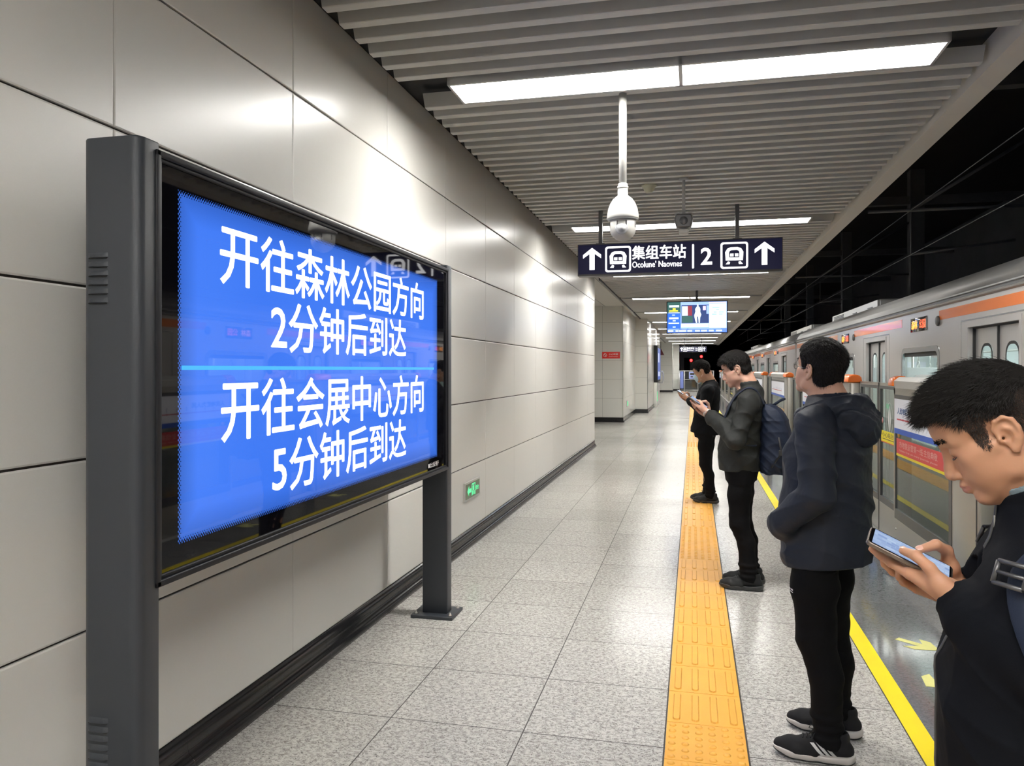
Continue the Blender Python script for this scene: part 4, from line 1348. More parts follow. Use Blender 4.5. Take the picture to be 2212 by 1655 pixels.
        if detail:
            fit_text('led_text', '森林', 0.20, 0.085, M['led_orange'], ds, (-0.004, c + 0.25, 1.992), FACE_MX, 0.01, 0.001)
            fit_text('led_text', '公园', 0.20, 0.085, M['led_red'], ds, (-0.004, c - 0.02, 1.992), FACE_MX, 0.01, 0.001)
        else:
            m = MB(); m.box(-0.0055, -0.004, c - 0.2, c + 0.22, 1.99, 2.07); m.build('led_text', M['led_red'], ds)
        m = MB(); m.lathe([(0.035, -0.02), (0.045, -0.012), (0.045, 0.0), (0.01, 0.001)], (0, c - 0.60, 2.03), 16, axis='x'); m.build('speaker', M['steel_dark'], root)
    # roof equipment: louvred air-conditioning units
    if detail:
        for a in (0.12, 0.83):
            yc = ln * a
            m = MB(); m.box(0.45, 2.3, yc - 1.8, yc + 1.8, 2.40, 2.60, 0, 0.02)
            ac = m.build('air_conditioner', M['train_roof'], root)
            m = MB(); m.box(0.425, 0.455, yc - 1.8, yc + 1.8, 2.44, 2.585)
            for q in range(3):
                for r_ in range(4 if q > 1 else 2):
                    m.box(0.415, 0.43, yc - 1.5 + q * 1.1, yc - (1.2 if q < 2 else 0.6) + q * 1.1, 2.475 + r_ * 0.024, 2.487 + r_ * 0.024, 1)
            m.build('louvre_panel', [M['steel_light'], M['steel_dark']], ac)
        m = MB(); m.prism([(0.75, 2.40), (0.95, 2.62), (1.2, 2.70), (1.6, 2.70), (1.9, 2.62), (2.1, 2.40)], ln * .38, ln * .72, 'y')
        m.build('roof_fairing', M['steel_dark'], root)
    return root
d1 = [6.25 + 3.67 * k for k in range(-2, 3)]
w1 = [8.10 + 3.67 * k for k in range(-2, 3)]
train_car(-3.3, 17.05, d1, w1, 'nearest silver metro car with orange band, red-lit display over its window', True)
c2 = 20.75
for k in range(2):
    o = 17.35 + c2 * k
    train_car(o, o + 20.45, [o + 2.0 + 3.9 * q for q in range(5)], [o + 3.95 + 3.9 * q for q in range(4)], ('second metro car, beyond the car joint above the middle men' if k == 0 else 'farthest silver metro car, small beside the far platform'), k == 0)
m = MB()
for k in range(8):
    m.box(0.12, 2.6, 17.05 + 0.0375 * k + 0.004, 17.05 + 0.0375 * k + 0.033, -0.7, 2.3)
o = m.build('gangway_bellows', M['rubber']); o.location = (TX, 0, 0)
tag(o, 'dark rubber gangway bellows joining the nearest and second metro cars', 'train part')

# overhead wires above the tracks
for pts, r, lb in (([(3.2, -4, 3.36), (3.2, 12.66, 3.33), (3.2, 39, 3.33), (3.2, 80, 3.33)], 0.006, 'lower overhead contact wire above the train roof'),
                   ([(3.2, -4, 3.98), (3.2, 12.66, 4.0), (3.2, 21.1, 3.98), (3.2, 80, 4.0)], 0.006, 'upper overhead wire running above the contact wire')):
    m = MB(); m.tube(pts, r, 8)
    tag(m.build('overhead_wire', M['wire']), lb, 'cable', 'overhead wires above the track')

# ================================================================ SCULPTING KIT: smooth distance fields -> one skin
class Frame:
    def __init__(self, Rm=None, t=(0, 0, 0), s=1.0):
        self.R = np.eye(3) if Rm is None else np.asarray(Rm, float)
        self.t = np.asarray(t, float); self.s = s
    def p(self, q):
        return self.R @ (np.asarray(q, float) * self.s) + self.t
    def d(self, q):
        return self.R @ np.asarray(q, float)
    def __mul__(self, o):
        return Frame(self.R @ o.R, self.p(o.t), self.s * o.s)
def rx(a): c, s = math.cos(a), math.sin(a); return np.array([[1, 0, 0], [0, c, -s], [0, s, c]])
def ry(a): c, s = math.cos(a), math.sin(a); return np.array([[c, 0, s], [0, 1, 0], [-s, 0, c]])
def rz(a): c, s = math.cos(a), math.sin(a); return np.array([[c, -s, 0], [s, c, 0], [0, 0, 1]])
ID = Frame()

class Field:
    def __init__(self, lo, hi, h):
        self.lo = np.asarray(lo, float); self.h = h
        self.n = np.ceil((np.asarray(hi, float) - self.lo) / h).astype(int) + 1
        self.F = np.full(self.n, 0.25, np.float32)
    def blk(self, lo, hi):
        a = np.clip(np.floor((lo - self.lo) / self.h).astype(int), 0, self.n)
        b = np.clip(np.ceil((hi - self.lo) / self.h).astype(int) + 1, 0, self.n)
        if np.any(b <= a): return None
        sl = tuple(slice(i, j) for i, j in zip(a, b))
        ax = [(self.lo[k] + self.h * np.arange(a[k], b[k])).astype(np.float32) for k in range(3)]
        return sl, ax[0][:, None, None], ax[1][None, :, None], ax[2][None, None, :]
    def app(self, sl, d, k, op):
        F = self.F[sl]
        if op == 'add':
            if k <= 0: np.minimum(F, d, out=F); return
            h = np.clip(0.5 + 0.5 * (F - d) / k, 0, 1)
            F[...] = F + (d - F) * h - k * h * (1 - h)
        else:
            d = -d
            if op == 'and': d = -d
            if k <= 0: np.maximum(F, d, out=F); return
            h = np.clip(0.5 - 0.5 * (F - d) / k, 0, 1)
            F[...] = F + (d - F) * h + k * h * (1 - h)
    def cone(self, a, b, ra, rb, k=0.01, op='add', fr=ID):
        a, b = fr.p(a), fr.p(b); ra *= fr.s; rb *= fr.s; k *= fr.s
        mg = max(ra, rb) + k + 3 * self.h
        B = self.blk(np.minimum(a, b) - mg, np.maximum(a, b) + mg)
        if B is None: return self
        sl, X, Y, Z = B
        ab = b - a; l2 = max(float(ab @ ab), 1e-12)
        t = np.clip(((X - a[0]) * ab[0] + (Y - a[1]) * ab[1] + (Z - a[2]) * ab[2]) / l2, 0, 1).astype(np.float32)
        d = np.sqrt((X - a[0] - t * ab[0]) ** 2 + (Y - a[1] - t * ab[1]) ** 2 + (Z - a[2] - t * ab[2]) ** 2) - (ra + t * (rb - ra))
        self.app(sl, d.astype(np.float32), k, op)
        return self
    def chain(self, pts, rr, k=0.01, op='add', fr=ID):
        for i in range(len(pts) - 1):
            self.cone(pts[i], pts[i + 1], rr[i], rr[i + 1], k, op, fr)
        return self
    def ell(self, c, r, k=0.01, op='add', fr=ID, rot=None):
        Rm = fr.R if rot is None else fr.R @ rot
        c = fr.p(c); r = np.asarray(r, float) * fr.s; k *= fr.s
        ext = np.sqrt(((Rm * r[None, :]) ** 2).sum(1)) + k + 3 * self.h
        B = self.blk(c - ext, c + ext)
        if B is None: return self
        sl, X, Y, Z = B
        q = [((X - c[0]) * Rm[0, i] + (Y - c[1]) * Rm[1, i] + (Z - c[2]) * Rm[2, i]) / r[i] for i in range(3)]
        k0 = np.sqrt(q[0] ** 2 + q[1] ** 2 + q[2] ** 2)
        k1 = np.sqrt((q[0] / r[0]) ** 2 + (q[1] / r[1]) ** 2 + (q[2] / r[2]) ** 2) + 1e-9
        self.app(sl, (k0 * (k0 - 1) / k1).astype(np.float32), k, op)
        return self
    def rbox(self, c, hs, r, k=0.0, op='add', fr=ID, rot=None):
        Rm = fr.R if rot is None else fr.R @ rot
        c = fr.p(c); hs = np.asarray(hs, float)
        ext = np.abs(Rm) @ hs + k + 3 * self.h
        B = self.blk(c - ext, c + ext)
        if B is None: return self
        sl, X, Y, Z = B
        q = [np.abs((X - c[0]) * Rm[0, i] + (Y - c[1]) * Rm[1, i] + (Z - c[2]) * Rm[2, i]) - hs[i] + r for i in range(3)]
        d = np.sqrt(sum(np.maximum(a, 0) ** 2 for a in q)) + np.minimum(np.maximum(np.maximum(q[0], q[1]), q[2]), 0) - r
        self.app(sl, d.astype(np.float32), k, op)
        return self
    def torso(self, prof, k=0.02, pw=2.3, fr=ID, op='add'):
        """stack of super-ellipses: rows of (z, centre x, half depth, half width); lies along the frame's z"""
        P = np.array(sorted(prof), float)
        z0, z1 = P[0, 0], P[-1, 0]
        corners = np.array([fr.p((sx * (0.35), sy * (0.35), z)) for sx in (-1, 1) for sy in (-1, 1) for z in (z0, z1)])
        B = self.blk(corners.min(0) - k - 0.02, corners.max(0) + k + 0.02)
        if B is None: return self
        sl, X, Y, Z = B
        Ri = fr.R.T
        x, y, z = [(X - fr.t[0]) * Ri[i, 0] + (Y - fr.t[1]) * Ri[i, 1] + (Z - fr.t[2]) * Ri[i, 2] for i in range(3)]
        zc = np.clip(z, z0, z1)
        def smooth_interp(col):
            return np.interp(zc.ravel(), fine, np.interp(fine, P[:, 0], col) if len(P) < 3 else cubic(P[:, 0], col, fine)).reshape(zc.shape).astype(np.float32)
        fine = np.linspace(z0, z1, 200)
        cx, a, b = smooth_interp(P[:, 1]), smooth_interp(P[:, 2]), smooth_interp(P[:, 3])
        e = (np.abs((x - cx) / a) ** pw + np.abs(y / b) ** pw) ** (1 / pw)
        d = (e - 1) * np.minimum(a, b) * 0.92
        d = np.maximum(d, np.maximum(z - z1, z0 - z))
        self.app(sl, d.astype(np.float32), k, op)
        return self
    def plane(self, p, nrm, k=0.0):
        """cuts everything on the side that nrm points to"""
        X, Y, Z = [(self.lo[i] + self.h * np.arange(self.n[i])).astype(np.float32) for i in range(3)]
        d = (X[:, None, None] - p[0]) * nrm[0] + (Y[None, :, None] - p[1]) * nrm[1] + (Z[None, None, :] - p[2]) * nrm[2]
        self.app((slice(None),) * 3, d.astype(np.float32), k, 'and')
        return self
    def region(self, fn, k=0.0):
        """keeps only where fn(x,y,z) < 0"""
        X, Y, Z = [(self.lo[i] + self.h * np.arange(self.n[i])).astype(np.float32) for i in range(3)]
        self.app((slice(None),) * 3, np.broadcast_to(fn(X[:, None, None], Y[None, :, None], Z[None, None, :]), self.F.shape).astype(np.float32), k, 'and')
        return self
    def warp(self, fn):
        X, Y, Z = [(self.lo[i] + self.h * np.arange(self.n[i])).astype(np.float32) for i in range(3)]
        near = np.abs(self.F) < 0.06
        i, j, l = np.nonzero(near)
        self.F[i, j, l] += fn(X[i], Y[j], Z[l]).astype(np.float32)
        return self
    def mesh(self, smooth=2):
        F = self.F
        S = F < 0
        nx, ny, nz = F.shape
        cnt = np.zeros((nx - 1, ny - 1, nz - 1), np.uint8)
        for i in (0, 1):
            for j in (0, 1):
                for l in (0, 1):
                    cnt += S[i:nx - 1 + i, j:ny - 1 + j, l:nz - 1 + l]
        act = (cnt > 0) & (cnt < 8)
        I, J, K = np.nonzero(act)
        idx = np.full(act.shape, -1, np.int32)
        idx[I, J, K] = np.arange(len(I), dtype=np.int32)
        pos = np.zeros((len(I), 3)); num = np.zeros(len(I))
        cs = [(a, b, c) for a in (0, 1) for b in (0, 1) for c in (0, 1)]
        vals = {c: F[I + c[0], J + c[1], K + c[2]] for c in cs}
        for a in cs:
            for ax in range(3):
                if a[ax] == 0:
                    b = list(a); b[ax] = 1; b = tuple(b)
                    fa, fb = vals[a], vals[b]
                    m = (fa < 0) != (fb < 0)
                    t = np.where(m, fa / np.where(m, fa - fb, 1), 0)
                    for q in range(3):
                        pos[:, q] += np.where(m, a[q] + (t if q == ax else 0), 0)
                    num += m
        v = (np.stack([I, J, K], 1) + pos / num[:, None]) * self.h + self.lo
        quads = []
        for ax in range(3):
            lo = [slice(1, None)] * 3
            A = S; sl0 = [slice(None)] * 3; sl1 = [slice(None)] * 3
            sl0[ax] = slice(0, -1); sl1[ax] = slice(1, None)
            ch = S[tuple(sl0)] != S[tuple(sl1)]
            o1, o2 = [(1, 2), (2, 0), (0, 1)][ax]
            i = np.stack(np.nonzero(ch), 1)
            i = i[(i[:, o1] > 0) & (i[:, o2] > 0) & (i[:, o1] < F.shape[o1] - 1) & (i[:, o2] < F.shape[o2] - 1)]
            ins = S[i[:, 0], i[:, 1], i[:, 2]]
            e1 = np.zeros(3, int); e1[o1] = 1; e2 = np.zeros(3, int); e2[o2] = 1
            g = lambda q: idx[q[:, 0], q[:, 1], q[:, 2]]
            q4 = np.stack([g(i - e1 - e2), g(i - e2), g(i), g(i - e1)], 1)
            q4[~ins] = q4[~ins][:, ::-1]
            quads.append(q4)
        f = np.concatenate(quads)
        f = f[(f >= 0).all(1)]
        if smooth:
            e = np.concatenate([f[:, [0, 1]], f[:, [1, 2]], f[:, [2, 3]], f[:, [3, 0]]])
            dg = np.bincount(e.ravel(), minlength=len(v)).astype(float)
            for it in range(smooth):
                for lam in (0.5, -0.52):
                    sm = np.zeros_like(v)
                    for q in range(3):
                        sm[:, q] = np.bincount(e[:, 0], weights=v[e[:, 1], q], minlength=len(v)) + np.bincount(e[:, 1], weights=v[e[:, 0], q], minlength=len(v))
                    v = v + lam * (sm / np.maximum(dg, 1)[:, None] - v)
        return v, f

def cubic(xs, ys, xq):
    """Catmull-Rom through sorted samples"""
    xs, ys = np.asarray(xs), np.asarray(ys)
    m = np.gradient(ys, xs)
    i = np.clip(np.searchsorted(xs, xq) - 1, 0, len(xs) - 2)
    h = xs[i + 1] - xs[i]; t = (xq - xs[i]) / h
    return (2 * t ** 3 - 3 * t ** 2 + 1) * ys[i] + (t ** 3 - 2 * t ** 2 + t) * h * m[i] + (-2 * t ** 3 + 3 * t ** 2) * ys[i + 1] + (t ** 3 - t ** 2) * h * m[i + 1]

def vnormals(v, f):
    a, b, c, d = (v[f[:, i]] for i in range(4))
    n = np.cross(c - a, d - b)
    out = np.zeros_like(v)
    for i in range(4):
        for q in range(3):
            out[:, q] += np.bincount(f[:, i], weights=n[:, q], minlength=len(v))
    return out / np.maximum(np.linalg.norm(out, axis=1, keepdims=True), 1e-12)

def folds(seed, amp, kx, ky, kz, warp=1.6, ridge=True):
    """soft cloth creases: warped ridged waves"""
    rnd = np.random.RandomState(seed)
    waves = [(rnd.uniform(0.6, 1.4, 3) * (kx, ky, kz) * rnd.choice((-1, 1), 3), rnd.uniform(0, 6.28), rnd.uniform(3, 9, 3) * rnd.choice((-1, 1), 3), rnd.uniform(0, 6.28), rnd.uniform(0.6, 1.0)) for _ in range(4)]
    msk = (rnd.uniform(5, 9, 3), rnd.uniform(0, 6.28, 3))
    def fn(X, Y, Z):
        s = 0
        for k, ph, k2, ph2, w in waves:
            a = np.sin(k[0] * X + k[1] * Y + k[2] * Z + ph + warp * np.sin(k2[0] * X + k2[1] * Y + k2[2] * Z + ph2))
            s = s + w * ((1 - np.abs(a)) ** 2 if ridge else a)
        g = 0.5 + 0.5 * np.sin(msk[0][0] * X + msk[1][0]) * np.sin(msk[0][1] * Y + msk[1][1] + 2 * Z) * np.sin(msk[0][2] * Z + msk[1][2])
        return -amp * (s - 1.0) * (0.35 + g)
    return fn

# ---------------------------------------------------------------- the head (origin between the ears, x forward, z up)
LOWER = .80
def sculpt_head(F, fr, o):
    sq = lambda p: (p[0], p[1], p[2] if p[2] > -.045 else -.045 + (p[2] + .045) * LOWER)      # shorter lower face
    c = lambda a, b, ra, rb, k=0.008, op='add': F.cone(sq(a), sq(b), ra, rb, k, op, fr)
    e = lambda p, r, k=0.012, op='add', rot=None: F.ell(sq(p), r, k, op, fr, rot)
    ch = lambda pts, rr, k, op: F.chain([sq(p) for p in pts], rr, k, op, fr)
    fat = o.get('fat', 0.0)
    e((-.006, 0, .054), (.098, .075, .077), .0)
    e((.048, 0, .046), (.050, .063, .056), .02)
    e((.042, 0, -.012), (.050, .058 + fat, .062), .02)
    e((.060, 0, -.046), (.037, .040 + fat, .036), .018)
    e((-.035, 0, -.010), (.058, .062, .06), .02)
    for s in (-1, 1):
        c((-.004, s * .053, -.030), (.010, s * (.051 + fat), -.066), .016, .016, .015)
        c((.010, s * (.051 + fat), -.066), (.072, s * .018, -.101), .016, .016, .016)
        c((.062, s * .044, -.014), (.018, s * .064, -.006), .015, .011, .018)
        c((.0855, s * .012, .030), (.070, s * .046, .030), .0095, .009, .012)
        e((.050, s * .034, -.052), (.032, .024 + fat, .030), .02)
        e((.024, s * .050, -.028), (.036, .0165, .034), .02)
        c((-.010, s * .046, -.044), (-.032, s * .040, -.100), .020, .022, .02)
    c((.078, -.011, -.101), (.078, .011, -.101), .0165, .0165, .014)
    e((.036, 0, -.074), (.046, .042, .028), .02)
    # eyes: hollow, then the lid dome
    for s in (-1, 1):
        e((.097, s * .031, .011), (.015, .0175, .0115), .012, 'sub')
        e((.0735, s * .031, .0095), (.0150, .0165, .0130), .004)
        zl = o.get('lid', -.001)
        F.chain([(.0880, s * .0165, zl + .002), (.0905, s * .029, zl), (.0850, s * .0445, zl + .002)], [.0009, .0019, .0010], .0025, 'sub', fr)
        F.chain([(.0885, s * .018, .0185), (.0890, s * .031, .0205), (.0820, s * .046, .0185)], [.0008, .0014, .0008], .003, 'sub', fr)
    # nose
    c((.0895, 0, .020), (.1050, 0, -.018), .0075, .0088, .012)
    c((.1050, 0, -.018), (.1085, 0, -.029), .0088, .0110, .006)
    c((.108, 0, -.031), (.098, 0, -.045), .0090, .007, .006)
    for s in (-1, 1):
        e((.0975, s * .0125, -.0355), (.0120, .0078, .0088), .005)
        e((.1030, s * .0062, -.0450), (.0050, .0030, .0036), .002, 'sub')
        F.chain([(.094, s * .0205, -.031), (.0885, s * .0215, -.040)], [.001, .0016], .004, 'sub', fr)
    # mouth
    for s in (-1, 1):
        ch([(.0995, 0, -.0600), (.0970, s * .010, -.0595), (.0865, s * .0245, -.0655)], [.0072, .0066, .0035], .006, 'add')
        ch([(.0975, 0, -.0725), (.0950, s * .010, -.0720), (.0860, s * .0230, -.0680)], [.0078, .0072, .0035], .006, 'add')
        ch([(.1065, 0, -.0660), (.1040, s * .010, -.0658), (.0915, s * .0255, -.0672)], [.0017, .0016, .0012], .0025, 'sub')
    e((.103, 0, -.0515), (.004, .003, .007), .005, 'sub')
    # ears
    for s in (-1, 1):
        def Q(u, w, out=0.0):
            return (-.010 + u, s * (.0725 + .30 * max(0, .012 - u) + out), .001 + w)
        e(Q(-.006, .002, .0005), (.0215, .0052, .030), .004, 'add', rz(-s * .30))
        F.chain([Q(.012, .004, .002), Q(.013, .018, .003), Q(.004, .0305, .004), Q(-.010, .0325, .0045), Q(-.0215, .022, .004), Q(-.0235, .006, .003), Q(-.018, -.011, .002), Q(-.008, -.024, .001)], [.0035, .0042, .0045, .0046, .0046, .0045, .0042, .0050], .003, 'add', fr)
        e(Q(-.001, -.027, .001), (.0088, .0055, .0105), .004)
        e(Q(.002, -.002, .009), (.0105, .0085, .0140), .004, 'sub')
        e(Q(-.008, .020, .0085), (.009, .0045, .0075), .004, 'sub')
        F.chain([Q(-.003, .015, .003), Q(-.0125, .006, .003), Q(-.0110, -.010, .003), Q(-.002, -.0175, .003)], [.0028, .0034, .0034, .0028], .003, 'add', fr)
        e(Q(.0135, -.003, .004), (.0045, .0045, .0065), .004)
        e(Q(.007, -.003, .002), (.0036, .008, .0036), .001, 'sub')
    return F

def hairline(x):
    return np.interp(x, [-.12, -.075, -.050, -.036, -.026, -.012, .008, .014, .020, .036, .040, .050, .066, .085, .12],
                        [-.060, -.060, -.052, -.034, .010, .040, .038, .022, -.008, -.006, .030, .062, .080, .086, .09])

def head_local(fr, X, Y, Z):
    Ri = fr.R.T
    return [((X - fr.t[0]) * Ri[i, 0] + (Y - fr.t[1]) * Ri[i, 1] + (Z - fr.t[2]) * Ri[i, 2]) / fr.s for i in range(3)]

def hair_cap(fr, h, top=0.016, side=0.004, zcut=None):
    """close-cropped mass of hair with a shaped hairline"""
    F = Field(fr.t - 0.21, fr.t + 0.21, h)
    F.ell((-.006, 0, .054), (.098 + side, .075 + side, .077 + side), 0, 'add', fr)
    F.ell((-.004, 0, .056 + top * 0.45), (.097 + top * 0.5, .073 + top * 0.35, .078 + top * 0.6), .01, 'add', fr)
    F.ell((.040, 0, .060), (.056 + top * 0.25, .063 + side, .052 + top * 0.5), .02, 'add', fr)
    F.ell((-.035, 0, -.010), (.060 + side, .063 + side, .062), .02, 'add', fr)
    def reg(X, Y, Z):
        x, y, z = head_local(fr, X, Y, Z)
        hl = hairline(x)
        if zcut is not None: hl = np.maximum(hl, zcut + 0.012 * np.sin(x * 60))
        return (hl - z) * 0.8
    F.region(reg, .004)
    F.warp(folds(5, .0022, 40, 90, 60, 1.5))
    return F.mesh(1)

def strands(roots, dirs, lengths, width, bend, seed=1, name='hair', ms=None, parent=None):
    """many tapered three-sided hairs in one mesh"""
    rnd = np.random.RandomState(seed)
    n = len(roots)
    d = dirs / np.linalg.norm(dirs, axis=1, keepdims=True)
    up = np.where(np.abs(d[:, 2:3]) < 0.9, np.array([[0, 0, 1.0]]), np.array([[1.0, 0, 0]]))
    a = np.cross(d, up); a /= np.linalg.norm(a, axis=1, keepdims=True)
    b = np.cross(d, a)
    V = []
    mid = roots + d * (lengths * 0.55)[:, None]
    tip = roots + d * lengths[:, None] + bend * lengths[:, None]
    for base, w in ((roots - d * 0.001, 1.0), (mid + bend * (lengths * 0.3)[:, None], 0.75)):
        for k in range(3):
            t = 2 * PI * k / 3
            V.append(base + (a * math.cos(t) + b * math.sin(t)) * (width * w))
    V.append(tip)
    V = np.stack(V, 1).reshape(-1, 3)
    o = (np.arange(n) * 7)[:, None]
    T = []
    for k in range(3):
        k2 = (k + 1) % 3
        T += [o + np.array([[k, k2, 3 + k2]]), o + np.array([[k, 3 + k2, 3 + k]]), o + np.array([[3 + k, 3 + k2, 6]])]
    return np_mesh(name, V, np.concatenate(T), ms, parent, True)

# ---------------------------------------------------------------- hands (origin at the wrist, x to the fingers, y to the thumb, z the back of the hand)
def hand_frame(wrist, fwd, palm, left):
    """frame of a hand: fwd along the fingers, palm the way the palm faces"""
    x = np.asarray(fwd, float); x /= np.linalg.norm(x)
    z = -np.asarray(palm, float); z -= x * (z @ x); z /= np.linalg.norm(z)
    y = np.cross(z, x)
    return x, y, z
def sculpt_hand(F, wrist, fwd, palm, left, flex, thumb, s=1.0, nails=None):
    x, y, z = hand_frame(wrist, fwd, palm, left)
    # for a left hand with fingers ahead and the palm down, the thumb points to its right
    sg = -1 if left else 1
    Rm = np.stack([x, y, z], 1)
    fr = Frame(Rm, wrist, s)
    Y = lambda v: sg * v
    mcp = [(.088, .029, .002), (.091, .008, .004), (.086, -.013, .002), (.078, -.031, -.001)]
    ln = [(.041, .025, .021), (.045, .028, .022), (.042, .026, .022), (.032, .020, .019)]
    rad = [(.0094, .0086, .0078, .0066), (.0096, .0088, .0080, .0067), (.0092, .0084, .0076, .0064), (.0082, .0074, .0067, .0057)]
    # palm
    for (mx, my, mz), r0 in zip(mcp, (.0125, .0128, .0122, .011)):
        F.cone((.0, Y(my * .50), -.002), (mx, Y(my), mz - .003), .0205, r0, .012, 'add', fr)
    F.ell((.045, Y(-.003), -.006), (.045, .036, .0135), .012, 'add', fr)
    F.ell((.040, Y(-.026), -.012), (.034, .014, .012), .012, 'add', fr)
    tips = []
    for i in range(4):
        p = np.array([mcp[i][0], Y(mcp[i][1]), mcp[i][2]])
        a = 0.0; sp = flex[i][3] * sg
        pts = [p]
        for j in range(3):
            a += flex[i][j]
            dv = np.array([math.cos(a) * math.cos(sp), math.sin(sp), -math.sin(a)])
            p = p + dv * ln[i][j]; pts.append(p)
        F.chain(pts, list(rad[i]), .004, 'add', fr)
        tips.append(pts)
    th = [np.asarray(q, float) for q in thumb]
    F.cone(fr.p((.008, Y(.016), -.008)), th[0], .0175, .0155, .012)
    F.cone(fr.p((.060, Y(.020), -.008)), th[0], .0120, .0120, .014)
    F.cone(th[0], th[1], .0150, .0108, .008)
    F.cone(th[1], th[2], .0105, .0098, .005)
    F.cone(th[2], th[3], .0102, .0076, .004)
    return fr, tips, th

SKIN_BASE = (0.56, 0.30, 0.19)
def skin_mat(name, col):
    m, nt, b = new_mat(name)
    tc = N(nt, 'ShaderNodeTexCoord')
    n = N(nt, 'ShaderNodeTexNoise', i_Scale=22.0, i_Detail=5.0)
    L(nt, tc, 'Object', n, 'Vector')
    mx = N(nt, 'ShaderNodeMix', data_type='RGBA')
    mx.inputs[6].default_value = (col[0] * .92, col[1] * .84, col[2] * .80, 1)
    mx.inputs[7].default_value = (min(1, col[0] * 1.06), col[1] * 1.08, col[2] * 1.08, 1)
    L(nt, n, 'Fac', mx, 0); L(nt, mx, 2, b, 'Base Color')
    b.inputs['Roughness'].default_value = 0.48
    b.inputs['Specular IOR Level'].default_value = 0.4
    b.inputs['Subsurface Weight'].default_value = 0.12
    b.inputs['Subsurface Radius'].default_value = (0.010, 0.004, 0.002)
    b.inputs['Subsurface Scale'].default_value = 1.0
    n2 = N(nt, 'ShaderNodeTexNoise', i_Scale=420.0, i_Detail=2.0)
    L(nt, tc, 'Object', n2, 'Vector')
    bp = N(nt, 'ShaderNodeBump', i_Strength=0.12, i_Distance=0.001)
    L(nt, n2, 'Fac', bp, 'Height'); L(nt, bp, 'Normal', b, 'Normal')
    return m
def cloth_mat(name, col, rough=0.75, weave=900, wr=0.25, wrs=14, spec=0.25, sheen=0.0):
    m, nt, b = new_mat(name)
    tc = N(nt, 'ShaderNodeTexCoord')
    b.inputs['Roughness'].default_value = rough
    b.inputs['Specular IOR Level'].default_value = spec
    b.inputs['Sheen Weight'].default_value = sheen
    n = N(nt, 'ShaderNodeTexNoise', i_Scale=9.0, i_Detail=3.0)
    L(nt, tc, 'Object', n, 'Vector')
    mx = N(nt, 'ShaderNodeMix', data_type='RGBA')
    mx.inputs[6].default_value = (*[c * .88 for c in col], 1); mx.inputs[7].default_value = (*[c * 1.12 for c in col], 1)
    L(nt, n, 'Fac', mx, 0); L(nt, mx, 2, b, 'Base Color')
    w = N(nt, 'ShaderNodeTexNoise', i_Scale=float(weave), i_Detail=1.0)
    L(nt, tc, 'Object', w, 'Vector')
    n2 = N(nt, 'ShaderNodeTexNoise', i_Scale=float(wrs), i_Detail=2.0, i_Distortion=0.3)
    L(nt, tc, 'Object', n2, 'Vector')
    b1 = N(nt, 'ShaderNodeBump', i_Strength=0.18, i_Distance=0.001)
    L(nt, w, 'Fac', b1, 'Height')
    b2 = N(nt, 'ShaderNodeBump', i_Strength=wr * .5, i_Distance=0.02)
    L(nt, n2, 'Fac', b2, 'Height'); L(nt, b1, 'Normal', b2, 'Normal'); L(nt, b2, 'Normal', b, 'Normal')
    return m
M['hair'] = mat('black_hair', (0.011, 0.0095, 0.009), 0.5, spec=0.4)
M['scalp'] = mat('hair_mass', (0.009, 0.008, 0.0075), 0.85, spec=0.1)
M['stubble'] = mat('short_side_hair', (0.040, 0.026, 0.020), 0.6)
M['eye'] = mat('eye_white', (0.75, 0.73, 0.70), 0.15)
M['iris'] = mat('dark_iris', (0.02, 0.012, 0.008), 0.1)
M['lip'] = skin_mat('lip', (0.48, 0.215, 0.165))
M['nail'] = mat('finger_nail', (0.66, 0.38, 0.30), 0.25, spec=0.5)

# ================================================================ PEOPLE (local: x ahead, y to the left, z up; feet at z = 0)
class Person:
    def __init__(s, loc, theta, label, h):
        s.root = empty('person', (loc[0], loc[1], 0), PI - theta, label, 'person')
        s.h = h
        s.M = Matrix.Translation((loc[0], loc[1], 0)) @ Matrix.Rotation(PI - theta, 4, 'Z')
    def world(s, p):
        return s.M @ Vector(p)

def limbs(p):
    """mirrored joints: p may give separate left/right rows"""
    return p

